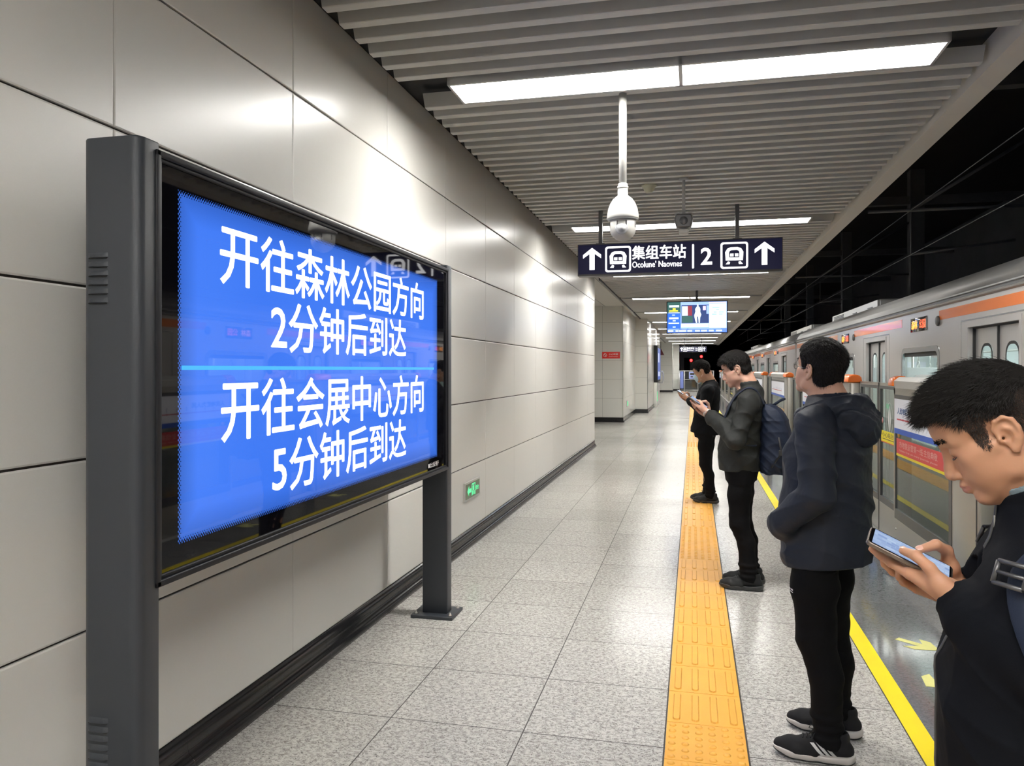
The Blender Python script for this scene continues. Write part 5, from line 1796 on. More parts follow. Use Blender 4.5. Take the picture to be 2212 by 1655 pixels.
def sculpt_body(P, c):
    h = P.h
    F = Field((-.40, -.36, -.01), (.50, .36, c['top']), h)
    hf = P.hf = Frame(rz(c.get('hyaw', 0)) @ ry(c['pitch']) @ rx(c.get('roll', 0)), c['head'], c.get('hs', 1.0))
    nb = np.array(c['neck'])
    if 'phone' in c:
        ct, tl, ro, yw = c['phone']
        P.pf = Frame(rz(yw) @ ry(-tl) @ rx(-ro), ct)
        for key in 'LR':
            c['arm' + key] = (*c['arm' + key][:2], tuple(P.pf.p(c['hand' + key]['wrist'])))
    sculpt_head(F, hf, c)
    F.cone(hf.p((-.024, 0, -.022)), nb, .052, .060, .02)
    F.cone(hf.p((.022, 0, -.062)), nb + (.040, 0, .005), .036, .044, .03)
    F.cone(hf.p((-.060, 0, -.020)), nb + (-.03, 0, .0), .036, .05, .02)
    F.torso([(z, cx, a * .82, b * .80) for z, cx, a, b in c['torso'] if z > c['hem'] - .05], .03)
    P.hands = []
    for s, key in ((1, 'L'), (-1, 'R')):
        sh, el, wr = (np.array(q) for q in c['arm' + key])
        F.cone(nb + (-.01, 0, -.03), sh, .05, .048, .03)
        F.cone(sh, el, .044, .036, .02)
        F.cone(el, wr, .038, .0245, .015)
        hd = c.get('hand' + key)
        if hd:
            P.hands.append(sculpt_hand(F, wr, P.pf.d(hd['fwd']), P.pf.d(hd['palm']), s > 0, hd['flex'], [P.pf.p(q) for q in hd['thumb']], hd.get('s', 1.0)))
        else:
            F.cone(wr, wr + (wr - el) / np.linalg.norm(wr - el) * .015, .024, .024, .01)
        hp, kn, an = (np.array(q) for q in c['leg' + key])
        F.cone(hp, kn, .068, .047, .03).cone(kn, an, .046, .034, .02)
        fy = c.get('foot' + key, 0.0)
        F.cone(an + (0, 0, -.03), an + (.12 * math.cos(fy), .12 * math.sin(fy), -.05), .032, .026, .02)
    F.ell((c['torso'][0][1], 0, .93), (.10, .15, .10), .03)
    v, f = F.mesh(2)
    x, y, z = head_local(hf, v[:, 0], v[:, 1], v[:, 2])
    ay = np.abs(y) / .0262
    z0 = z
    z = np.where(z > -.045, z, -.045 + (z + .045) / LOWER)
    lip = (x > .078) & (x < .12) & (ay < 1) & (z < -.0545 - .0085 * ay ** 1.5) & (z > -.0815 + .012 * ay ** 2)
    fl = lip[f].mean(1) > .6
    o = np_mesh('body', v, f, [c['skin'], M['lip']], P.root, True, fl.astype(int))
    P.bv, P.bn = v, vnormals(v, f)
    P.bx = np.stack([x, y, z0], 1)
    # eyes
    for s in (1, -1):
        m = MB()
        rr = .0131 * c.get('hs', 1.0)
        m.lathe([(.0005, -rr)] + [(rr * math.sin(R(a)), -rr * math.cos(R(a))) for a in range(15, 166, 10)] + [(.0005, rr)], n=20, axis='x')
        cpos = hf.p((.0752, s * .031, .0088))
        e = m.build('eye', [M['eye'], M['iris']], P.root)
        lookd = c.get('look', -.35)
        e.matrix_local = Matrix.Translation(cpos) @ Matrix(hf.R.tolist()).to_4x4() @ Matrix.Rotation(-lookd, 4, 'Y').inverted()
        e.data.polygons.foreach_set('material_index', [1 if p.center.x > rr * .86 else 0 for p in e.data.polygons])
    if c.get('nails'):
        for _, _, th in P.hands:
            d = (th[3] - th[2]) / np.linalg.norm(th[3] - th[2]); up = P.pf.d((0, 0, 1.0)); up = up - d * (up @ d); up /= np.linalg.norm(up)
            sd = np.cross(up, d); vv = []
            for k in range(16):
                t = 2 * PI * k / 16
                vv.append(th[3] + d * (.0005 + .0078 * math.sin(t)) + sd * .0062 * math.cos(t) + up * (.0074 - .0022 * abs(math.cos(t)) ** 2 - .0016 * max(0, math.sin(t))))
            vv.append(th[3] + d * .0005 + up * .0092)
            m = MB(); m.add(vv, [(k, (k + 1) % 16, 16) for k in range(16)], 0, True); m.build('thumb_nail', M['nail'], P.root)
    # dark lash line along the lowered lid
    zl = c.get('lid', -.001)
    for s in (1, -1):
        m = MB()
        m.tube([hf.p(q) for q in ((.0880, s * .0175, zl + .002), (.0900, s * .0245, zl + .0004), (.0896, s * .032, zl + .0004), (.0868, s * .040, zl + .0012), (.0822, s * .0465, zl + .0035))], [.0005, .0010, .0012, .0013, .0006], 6)
        m.build('eyelash', M['hair'], P.root)
    return o

def brows(P, c, n=260, seed=4):
    x, y, z = P.bx.T
    rnd = np.random.RandomState(seed)
    m = (x > .055) & (np.abs(y) > .013) & (np.abs(y) < .050) & (z > .0330 + .10 * (np.abs(y) - .03) * (np.abs(y) < .03)) & (z < .0400 - .06 * np.maximum(0, np.abs(y) - .03))
    idx = np.nonzero(m)[0]
    if len(idx) == 0: return
    pk = rnd.choice(idx, n)
    loc = P.bx[pk]
    side = np.sign(loc[:, 1])
    t = P.hf.R @ np.stack([np.full(n, -.12), side * .9, np.full(n, .25)])
    d = t.T + P.bn[pk] * .25 + rnd.normal(0, .12, (n, 3))
    roots = P.bv[pk] + rnd.normal(0, .0012, (n, 3))
    strands(roots, d, rnd.uniform(.007, .011, n), .00055 if P.h < .004 else .0009, np.zeros((n, 3)), 2, 'eyebrow', M['hair'], P.root)

def hair(P, c, n, ln, wid, comb, side=0.004, top=.016, zcut=None, stub=0, spread=.25, hc=None, lift=0.75):
    v, f = hair_cap(P.hf, hc or max(P.h, .0032), top, side, zcut)
    cap = np_mesh('hair', v, f, M['scalp'], P.root)
    nrm = vnormals(v, f)
    rnd = np.random.RandomState(11)
    x, y, z = np.array(head_local(P.hf, v[:, 0], v[:, 1], v[:, 2]))
    out = np.nonzero((z > hairline(x) - .004))[0]
    pk = rnd.choice(out, n)
    xl, zl = x[pk], z[pk]
    tz = np.clip((zl - .02) / .09, 0, 1)
    cmb = (P.hf.R @ np.array(comb, float))
    dn = np.where(zl[:, None] < .05, (P.hf.R @ np.array([-.15, 0, -1.0]))[None, :] * .9, cmb[None, :])
    w = np.clip((zl - .03) / .05, 0, 1)[:, None]
    dn = (1 - w) * (P.hf.R @ np.array([-.2, 0, -1.0]))[None, :] + w * cmb[None, :]
    d = nrm[pk] * lift * (0.35 + .65 * w) + dn + rnd.normal(0, spread, (n, 3))
    lens = (ln[0] + (ln[1] - ln[0]) * tz) * rnd.uniform(.7, 1.2, n)
    g = np.array([[0, 0, -.18]])
    roots = v[pk] - nrm[pk] * .002 + rnd.normal(0, .0012, (n, 3))
    s_ = strands(roots, d, lens, wid, g, 3, 'hair_strands', M['hair'], cap)
    if stub:
        bx, by, bz = P.bx.T
        m = (bz > hairline(bx) - .002) & (bz < (zcut if zcut is not None else .05) + .022) & (bx < .075) & (np.abs(by) > .02) & (np.abs(by) < .0805)
        idx = np.nonzero(m)[0]
        pk = rnd.choice(idx, stub)
        dens = np.clip((P.bx[pk][:, 2] - hairline(P.bx[pk][:, 0]) + .004) / .022, .12, 1)
        keep = rnd.uniform(0, 1, stub) < dens
        pk = pk[keep]; k = len(pk)
        d = P.bn[pk] * .55 + (P.hf.R @ np.array([.1, 0, -.9]))[None, :] + rnd.normal(0, .2, (k, 3))
        strands(P.bv[pk] + rnd.normal(0, .0013, (k, 3)), d, rnd.uniform(.0025, .0055, k), .00042, np.zeros((k, 3)), 5, 'side_stubble', M['stubble'], cap)
    return cap

def sculpt_jacket(P, c, name='jacket'):
    h = P.h * 1.15
    F = Field((-.42, -.42, c['hem'] - .08), (.50, .42, c['neck'][2] + .16), h)
    nb = np.array(c['neck'])
    F.torso(c['torso'], 0, c.get('pw', 2.3))
    sr = c['sleeve']
    for key in 'LR':
        sh, el, wr = (np.array(q) for q in c['arm' + key])
        F.cone(nb + (-.015, 0, -.035), sh, .065, sr[0] * .93, .035)
        F.cone(sh, el, sr[0], sr[1], .025)
        if c.get('hand' + key):
            u = (wr - el) / np.linalg.norm(wr - el)
            cuff = wr - u * c.get('cuffback', .018)
            F.cone(el, cuff - u * .05, sr[1], sr[2], .02)
            F.cone(cuff - u * .055, cuff + u * .02, sr[2], c.get('cuff', .036), .012)
        else:
            F.cone(el, wr, sr[1], sr[2], .02)
    for q in c.get('extra', ()):
        F.ell(*q)
    # standing collar
    up = P.hf.p((-.02, 0, -.03)) - nb; up = up / np.linalg.norm(up)
    up = up * .45 + np.array([0, 0, .75]); up /= np.linalg.norm(up)
    cb = nb + np.array(c.get('collar_off', (0, 0, 0)))
    cr, ch = c['collar']
    F.cone(cb - up * .02, cb + up * ch * .45, cr + .02, cr + .002, .025)
    amp, kk, seed = c.get('fold', (.004, 22, 7))
    F.warp(folds(seed, amp, kk * .45, kk * .5, kk * 1.0, 1.3))
    F.warp(folds(seed + 3, amp * .35, kk * 1.3, kk * 1.3, kk * 1.9, 1.2, False))
    hx, hz = c.get('hemtilt', (0, 0))
    nrm = np.array([hx, 0, -1.0]); nrm /= np.linalg.norm(nrm)
    F.plane((0, 0, c['hem']), nrm, .006)
    # hollow at the neck
    F.cone(cb + up * .015, cb + up * .20, cr - .014, cr + .010, .006, 'sub')
    cn = c.get('collar_cut', up)
    cn = np.array(cn, float); cn /= np.linalg.norm(cn)
    F.plane(cb + cn * ch, cn, .006)
    for key in 'LR':
        if c.get('hand' + key):
            sh, el, wr = (np.array(q) for q in c['arm' + key])
            u = (wr - el) / np.linalg.norm(wr - el)
            t = np.cross(u, (0, 0, 1.0)); t /= np.linalg.norm(t)
            Rm = np.stack([u, t, np.cross(u, t)], 1)
            cuff = wr - u * c.get('cuffback', .018)
            F.rbox(cuff + u * .045, (.045, .07, .07), .004, .004, 'sub', ID, Rm)
            F.cone(cuff - u * .02, cuff + u * .05, c.get('cuff', .036) - .006, c.get('cuff', .036) - .004, .003, 'sub')
    # the open front above the zip
    if 'vneck' in c:
        p, q, r = c['vneck']
        F.cone(p, q, r, r * .4, .01, 'sub')
    v, f = F.mesh(2)
    return np_mesh(name, v, f, c['jacket'], P.root)

def sculpt_trousers(P, c, name='trousers'):
    h = P.h * 1.2
    F = Field((-.32, -.30, .03), (.36, .30, c['hem'] + .14), h)
    wz = c['hem'] + .12
    t0 = c['torso'][0][1]
    F.torso([(.78, t0 - .005, .112, .158), (.88, t0 - .005, .122, .164), (.98, t0, .110, .155), (max(wz, 1.0), t0, .105, .15)], 0, 2.2)
    lr = c['legr']
    for s, key in ((1, 'L'), (-1, 'R')):
        hp, kn, an = (np.array(q) for q in c['leg' + key])
        F.cone(hp + (0, 0, -.02), (hp + kn) / 2 + (.006, 0, 0), lr[0], lr[1], .035)
        F.cone((hp + kn) / 2 + (.006, 0, 0), kn, lr[1], lr[2], .02)
        mid = (kn + an) / 2 + (-.018, 0, .05)
        F.cone(kn, mid, lr[2], lr[3], .02)
        F.cone(mid, an + (0, 0, .0), lr[3], lr[4], .02)
        # stacked creases above the shoe
        for q in range(3):
            e = an + (0, 0, .015 + .042 * q)
            F.ell(e + (.004 * (-1) ** q, 0, 0), (lr[4] + .006, lr[4] + .006, .022), .014)
    F.warp(folds(21, .0032, 7, 8, 13, 1.3))
    F.warp(folds(33, .0010, 30, 30, 45, 1.2, False))
    F.plane((0, 0, c.get('trouser_hem', .075)), np.array([c.get('hemslope', .25), 0, -1.0]) / 1.03, .004)
    v, f = F.mesh(2)
    return np_mesh(name, v, f, c['trousers'], P.root)

def make_shoe(P, an, yaw, left, c, ln=1.0):
    """trainer: sculpted upper, thick sole, laces, side stripes"""
    fr = Frame(rz(yaw), (an[0], an[1], 0), ln)
    h = min(P.h, .0035)
    sg = 1 if left else -1
    F = Field(fr.t + (-.24, -.24, -.005), fr.t + (.24, .24, .18), h)
    A = lambda a, b, ra, rb, k=.012, op='add': F.cone(a, b, ra, rb, k, op, fr)
    A((-.062, 0, .052), (-.01, 0, .062), .033, .036, 0)
    A((-.01, 0, .060), (.075, 0, .052), .036, .037)
    A((.075, .004 * sg, .048), (.135, -.006 * sg, .038), .037, .036)
    A((.135, -.006 * sg, .038), (.170, -.010 * sg, .033), .036, .028)
    A((.060, .016 * -sg, .034), (.125, -.026 * sg, .034), .026, .026)
    A((.050, .024 * sg, .034), (.115, .024 * sg, .034), .022, .022)
    A((-.040, 0, .07), (-.046, 0, .098), .035, .034)
    A((.015, 0, .080), (.060, 0, .070), .024, .020)
    A((.012, 0, .098), (.030, 0, .092), .016, .016)
    F.ell((-.028, 0, .118), (.040, .026, .032), .008, 'sub', fr)
    F.plane((0, 0, .028), np.array([0, 0, -1.0]), .002)
    v, f = F.mesh(2)
    sh = np_mesh('shoe', v, f, c['shoe'], P.root)
    # sole
    F = Field(fr.t + (-.24, -.24, -.012), fr.t + (.24, .24, .10), h)
    for a, b, ra, rb in (((-.060, 0, .03), (0, 0, .03), .041, .040), ((0, 0, .03), (.075, 0, .03), .040, .042), ((.075, 0, .03), (.125, -.004 * sg, .03), .044, .046), ((.125, -.006 * sg, .03), (.168, -.010 * sg, .032), .043, .033)):
        F.cone(a, b, ra, rb, .02, 'add', fr)
    if c.get('outsole'):
        Fo = Field(fr.t + (-.24, -.24, -.012), fr.t + (.24, .24, .06), h)
        Fo.F[...] = F.F[:, :, :Fo.F.shape[2]]
    def slab(X, Y, Z, lo=0.0, hi=9.0):
        x = ((X - fr.t[0]) * fr.R[0, 0] + (Y - fr.t[1]) * fr.R[1, 0]) / fr.s
        bot = lo + .0015 + .020 * np.clip((x - .11) / .09, 0, 1) ** 2 + .010 * np.clip((-.05 - x) / .05, 0, 1) ** 2
        topz = .034 + .004 * np.clip((x - .13) / .05, 0, 1) + .010 * np.clip((-.03 - x) / .06, 0, 1)
        return np.maximum(bot - Z, Z - np.minimum(topz, bot + hi)) + 0 * Y
    F.region(lambda X, Y, Z: slab(X, Y, Z, .006 if c.get('outsole') else 0.0), .004)
    v2, f2 = F.mesh(1)
    so = np_mesh('sole', v2, f2, c['sole'], sh)
    if c.get('outsole'):
        Fo.region(lambda X, Y, Z: slab(X, Y, Z, -.001, .0075), .002)
        v3, f3 = Fo.mesh(1); np_mesh('outsole', v3, f3, c['outsole'], sh)
    from mathutils.bvhtree import BVHTree
    bvh = BVHTree.FromPolygons(v.tolist(), f.tolist())
    def onto(x, z, s):
        o = Vector(fr.p((x, s * .12, z))); d = Vector(fr.d((0, -s, 0)))
        hit = bvh.ray_cast(o, d)
        if hit[0] is None: return None
        return hit[0] + hit[1] * .0011
    if c.get('stripes'):
        for s in (1, -1):
            for k in range(3):
                m = MB(); vv, ff = [], []
                for i in range(9):
                    t = i / 8
                    xx = .072 - .026 * k - .052 * t; zz = .076 - .0435 * t
                    xx = .058 - .022 * k + (-.040) * t
                    a, b = onto(xx + .0072, zz + .002 * k * (1 - t), s), onto(xx - .0072, zz + .002 * k * (1 - t), s)
                    if a is None or b is None: continue
                    vv += [a, b]
                for i in range(len(vv) // 2 - 1):
                    ff.append((2 * i, 2 * i + 1, 2 * i + 3, 2 * i + 2))
                if ff:
                    m.add(vv, ff, 0, True); m.build('stripe', M['white_leather'], sh, fix=False)
    # laces criss-cross over the instep, with a loose bow
    m = MB()
    def top(x, y):
        hit = bvh.ray_cast(Vector(fr.p((x, y, .2))), Vector((0, 0, -1)))
        return None if hit[0] is None else hit[0] + Vector((0, 0, .0022))
    for k in range(5):
        x = .030 + .014 * k
        pts = [top(x + .004 * abs(j - 3) / 3, (j - 3) * .0065) for j in range(7)]
        pts = [q for q in pts if q is not None]
        if len(pts) > 2: m.tube(pts, .0024, 6)
    q0 = Vector(fr.p((.036, 0, .112)))
    t0 = top(.036, 0)
    if t0 is not None:
        for s in (-1, 1):
            loop = [t0, t0 + Vector(fr.d((.012, s * .016, .012))), t0 + Vector(fr.d((.026, s * .030, .010))), t0 + Vector(fr.d((.032, s * .026, -.002))), t0 + Vector(fr.d((.014, s * .012, .002))), t0]
            m.tube(loop, .0017, 5)
            m.tube([t0, t0 + Vector(fr.d((.016, s * .028, -.004))), t0 + Vector(fr.d((.022, s * .038, -.022)))], .0016, 5)
    m.build('laces', c.get('lace', M['black_lace']), sh)
    return sh

def place_phone(P, c, label, dims=(.156, .075, .0085)):
    """a phone held at ctr (person-local); long axis forward and up by tilt, rolled towards the left by roll"""
    Rm, ctr = P.pf.R, P.pf.t
    lw, wd, th = dims
    o = empty('mobile_phone', (0, 0, 0), 0, label, 'phone')
    o.matrix_world = P.M @ Matrix.Translation(ctr) @ Matrix(Rm.tolist()).to_4x4()
    m = MB(); m.prism(round_rect(-lw / 2, lw / 2, -wd / 2, wd / 2, .010, 5), -th / 2, th / 2, 'z'); b = m.build('body', M['phone_case'], o)
    md = b.modifiers.new('b', 'BEVEL'); md.width = .0022; md.segments = 3; md.limit_method = 'ANGLE'; md.angle_limit = R(50)
    m = MB(); m.prism(round_rect(-lw / 2 + .003, lw / 2 - .003, -wd / 2 + .003, wd / 2 - .003, .008, 5), th / 2 - .0006, th / 2 + .0003, 'z'); m.build('glass', M['black_glass'], o)
    m = MB(); m.add([(-lw / 2 + .007, -wd / 2 + .0055, th / 2 + .0005), (lw / 2 - .009, -wd / 2 + .0055, th / 2 + .0005), (lw / 2 - .009, wd / 2 - .0055, th / 2 + .0005), (-lw / 2 + .007, wd / 2 - .0055, th / 2 + .0005)], [(0, 1, 2, 3)])
    m.build('screen', M['phone_screen'], o, fix=False)
    m = MB(); m.box(lw / 2 - .034, lw / 2 - .008, wd / 2 - .030, wd / 2 - .008, -th / 2 - .0015, -th / 2, 0, .0005)
    m.build('camera_bump', M['black_glass'], o)
    return o

M['white_leather'] = mat('white_leather', (0.80, 0.80, 0.80), 0.4)
M['black_lace'] = mat('black_lace', (0.012, 0.012, 0.013), 0.7)
M['phone_case'] = mat('bronze_phone_case', (0.15, 0.12, 0.10), 0.25, 0.5)
def phone_screen_mat():
    m, nt, b = new_mat('phone_screen')
    tc = N(nt, 'ShaderNodeTexCoord'); br = N(nt, 'ShaderNodeTexBrick', i_Scale=28.0)
    br.inputs['Color1'].default_value = (0.30, 0.42, 0.75, 1); br.inputs['Color2'].default_value = (0.55, 0.70, 0.95, 1); br.inputs['Mortar'].default_value = (0.42, 0.58, 0.85, 1)
    L(nt, tc, 'Object', br, 'Vector'); L(nt, br, 'Color', b, 'Emission Color')
    b.inputs['Emission Strength'].default_value = 0.75
    b.inputs['Base Color'].default_value = (0.01, 0.01, 0.01, 1); b.inputs['Roughness'].default_value = 0.08
    return m
M['phone_screen'] = phone_screen_mat()
M['wash_black'] = cloth_mat('black_trouser_cloth', (0.0052, 0.0052, 0.006), 0.85, wr=.35, spec=.12)
M['navy_jacket'] = cloth_mat('navy_shell', (0.0165, 0.021, 0.033), 0.62, wr=.45, wrs=18, spec=.25)
M['grey_jacket'] = cloth_mat('dark_grey_green_shell', (0.019, 0.0205, 0.0195), 0.65, wr=.5, wrs=22, spec=.25)
M['black_suit'] = cloth_mat('black_suit_cloth', (0.006, 0.0065, 0.008), 0.85, wr=.25, spec=.12)
M['black_jacket'] = cloth_mat('black_jersey', (0.0042, 0.0050, 0.0075), 0.9, wr=.5, wrs=12, spec=.12)
M['navy_pack'] = cloth_mat('navy_nylon', (0.010, 0.016, 0.034), 0.6, weave=500, wr=.3)
M['collar_grey'] = cloth_mat('grey_collar_lining', (0.16, 0.21, 0.24), 0.8)
M['white_sole'] = mat('white_foam_sole', (0.62, 0.58, 0.55), 0.55, bump=.1, bscale=120)
M['black_knit'] = cloth_mat('black_knit', (0.012, 0.012, 0.014), 0.75, weave=700, wr=.15)
M['charcoal_knit'] = cloth_mat('charcoal_mesh_upper', (0.016, 0.017, 0.018), 0.6, weave=700, wr=.2)
M['charcoal_sole'] = mat('charcoal_sole', (0.030, 0.031, 0.032), 0.5, bump=.2, bscale=150)
M['mask_blue'] = mat('pale_blue_mask', (0.50, 0.66, 0.74), 0.7, bump=.1, bscale=90, stretch=(1, 1, 3))
M['sock_grey'] = mat('grey_sock', (0.30, 0.31, 0.33), 0.8)
M['metal_wire'] = mat('dark_spectacle_metal', (0.05, 0.05, 0.055), 0.25, 0.8)
M['clear_lens'] = glass_material('spectacle_lens', (0.97, 0.98, 0.98))
# both hands round a phone, in the phone's own frame (ahead, left, up): left hand underneath with its thumb over the near edge, right hand at the far edge
HOLD = dict(handL=dict(wrist=(-.100, .064, -.008), fwd=(.79, -.58, -.16), palm=(0, -.25, .97), flex=[(.0, .04, .04, .04), (.0, .05, .10, .0), (.0, .08, .20, -.03), (.03, .12, .25, -.08)],
                       thumb=[(-.058, .066, .006), (-.030, .060, .022), (-.004, .044, .025), (.016, .025, .0140)]),
            handR=dict(wrist=(-.112, -.076, -.052), fwd=(.94, .26, -.04), palm=(.08, .45, .88), flex=[(.12, .28, .22, .03), (.15, .35, .25, .0), (.2, .4, .3, -.03), (.3, .45, .3, -.08)],
                       thumb=[(-.078, -.068, -.012), (-.058, -.058, .020), (-.034, -.036, .030), (-.012, -.016, .0140)]))
import copy
def hold(**k):
    d = copy.deepcopy(HOLD); d.update(k); return d

# ---------------------------------------------------------------- nearest man, head bowed over his phone
LEGS = lambda x, kx=.02, ax=-.03, w=.088: dict(legL=((x, w, .88), (x + kx, w + .004, .48), (ax, w, .085)), legR=((x, -w, .88), (x + kx, -w - .004, .48), (ax, -w, .085)))
def man_near():
    P = Person((.648, 1.523), R(14), 'nearest man in a black jacket, head bowed over a phone held in both hands', .0027)
    c = hold(nails=True, top=1.66, head=(.117, 0, 1.481), hs=.93, pitch=R(31), neck=(.006, 0, 1.338), phone=((.258, -.004, 1.247), R(25), R(13), R(2)), hem=.80, skin=skin_mat('warm_skin', (0.49, 0.265, 0.165)), fat=.002, lid=-.0035, look=.5,
             torso=[(.74, .03, .150, .190), (.86, .045, .165, .195), (1.00, .050, .170, .200), (1.12, .048, .152, .198), (1.22, .032, .140, .200), (1.30, .008, .122, .175), (1.37, -.004, .080, .10)],
             armL=((-.035, .180, 1.285), (-.015, .270, 1.065)), armR=((-.035, -.180, 1.285), (-.015, -.270, 1.065)),
             sleeve=(.070, .064, .053), cuff=.040, cuffback=-.018, collar=(.084, .064), fold=(.006, 13, 12), collar_off=(.018, 0, .014), collar_cut=(.50, 0, .86),
             jacket=M['black_jacket'], trousers=M['wash_black'], shoe=M['black_knit'], sole=M['charcoal_sole'], legr=(.095, .082, .068, .060, .056), **LEGS(.0))
    sculpt_body(P, c)
    brows(P, c, 300)
    hair(P, c, 20000, (.006, .030), .00042, (.95, 0, -.05), .0022, .017, .050, 46000, .20, .0030, .42)
    sculpt_jacket(P, c); sculpt_trousers(P, c)
    make_shoe(P, c['legL'][2], 0, True, c); make_shoe(P, c['legR'][2], 0, False, c)
    # pale inner collar, zip and its pull
    nb = np.array(c['neck']) + c['collar_off']
    F = Field(nb - .12, nb + .14, .0028)
    up = np.array([.50, 0, .86])
    F.cone(nb - up * .01, nb + up * .12, .0690, .0680, 0)
    F.cone(nb - up * .03, nb + up * .17, .0650, .0640, 0, 'sub')
    F.plane(nb + up * .073, up / np.linalg.norm(up), .002)
    v, f = F.mesh(1); np_mesh('inner_collar', v, f, M['collar_grey'], P.root)
    from mathutils.bvhtree import BVHTree
    jk = [o for o in kids(P.root) if o.name.startswith('jacket')][0]
    bvh = BVHTree.FromPolygons([q.co for q in jk.data.vertices], [p.vertices for p in jk.data.polygons])
    zp = []
    for k in range(30):
        z = 1.375 - .56 * k / 29
        hit = bvh.ray_cast(Vector((.5, .0, z)), Vector((-1, 0, 0)))
        if hit[0] is not None: zp.append(hit[0] + Vector((.001, 0, 0)))
    m = MB(); m.tube(zp, .0032, 6)
    zo = m.build('zip', M['steel_dark'], P.root)
    if len(zp) > 8:
        m = MB(); q = zp[2]; m.box(q.x, q.x + .003, -.004, .004, q.z - .030, q.z, 0, .001); m.build('zip_pull', M['steel'], zo)
    place_phone(P, c, 'bronze-cased phone with lit blue screen in the hands of the nearest man')
    # backpack on his back, its straps over the shoulders
    bp = empty('backpack', P.M @ Vector((-.20, 0, 1.05)), P.root.rotation_euler.z, 'dark backpack of the nearest man, its buckled strap showing at the shoulder', 'backpack')
    F = Field((-.20, -.2, -.30), (.16, .2, .34), .006)
    F.rbox((-.035, 0, .0), (.075, .145, .22), .06)
    v, f = F.mesh(1); np_mesh('pack_body', v, f, M['navy_pack'], bp)
    for s in (1, -1):
        pts, path = [], [(-.10, .12, 1.30), (-.05, .13, 1.375), (.03, .14, 1.355), (.08, .147, 1.31), (.105, .152, 1.262), (.10, .165, 1.19), (.03, .19, 1.10), (-.10, .17, .95)]
        for (x, y, z) in path:
            o0 = Vector((x, s * y, z))
            d = (o0 - Vector((.0, s * .06, 1.15))).normalized()
            hit = bvh.ray_cast(Vector((.0, s * .08, 1.15)) + d * .6, -d)
            pts.append((hit[0] + d * .006) if hit[0] is not None else o0)
        m = MB(); vv, ff = [], []
        for i, q in enumerate(pts):
            t = (pts[min(i + 1, len(pts) - 1)] - pts[max(i - 1, 0)]).normalized()
            nn = (q - Vector((.0, s * .06, 1.15))).normalized(); w = t.cross(nn).normalized() * (.022 if 0 < i < 5 else .013)
            base = Vector((.20, 0, -1.05))
            vv += [q - w + base, q + w + base, q + w + nn * .008 + base, q - w + nn * .008 + base]
        for i in range(len(pts) - 1):
            for k in range(4):
                ff.append((4 * i + k, 4 * i + (k + 1) % 4, 4 * i + 4 + (k + 1) % 4, 4 * i + 4 + k))
        m.add(vv, ff, 0, False); st = m.build('shoulder_strap', M['navy_pack'], bp)
        md = st.modifiers.new('s', 'SUBSURF'); md.levels = 2; md.render_levels = 2
        q = pts[4] + Vector((.20, 0, -1.05)); nn = (pts[4] - Vector((0, s * .06, 1.15))).normalized()
        t = (pts[5] - pts[3]).normalized(); w = t.cross(nn).normalized()
        m = MB()
        for a in (-1, 1):
            m.tube([q + nn * .012 - w * .026 + t * .018 * a, q + nn * .012 + w * .026 + t * .018 * a], .0042, 8)
            m.tube([q + nn * .012 + w * .026 * a - t * .018, q + nn * .012 + w * .026 * a + t * .018], .0042, 8)
        m.tube([q + nn * .012 - w * .026, q + nn * .012 + w * .026], .0036, 8)
        m.build('buckle', M['steel_dark'], st)
    return P
man_near()

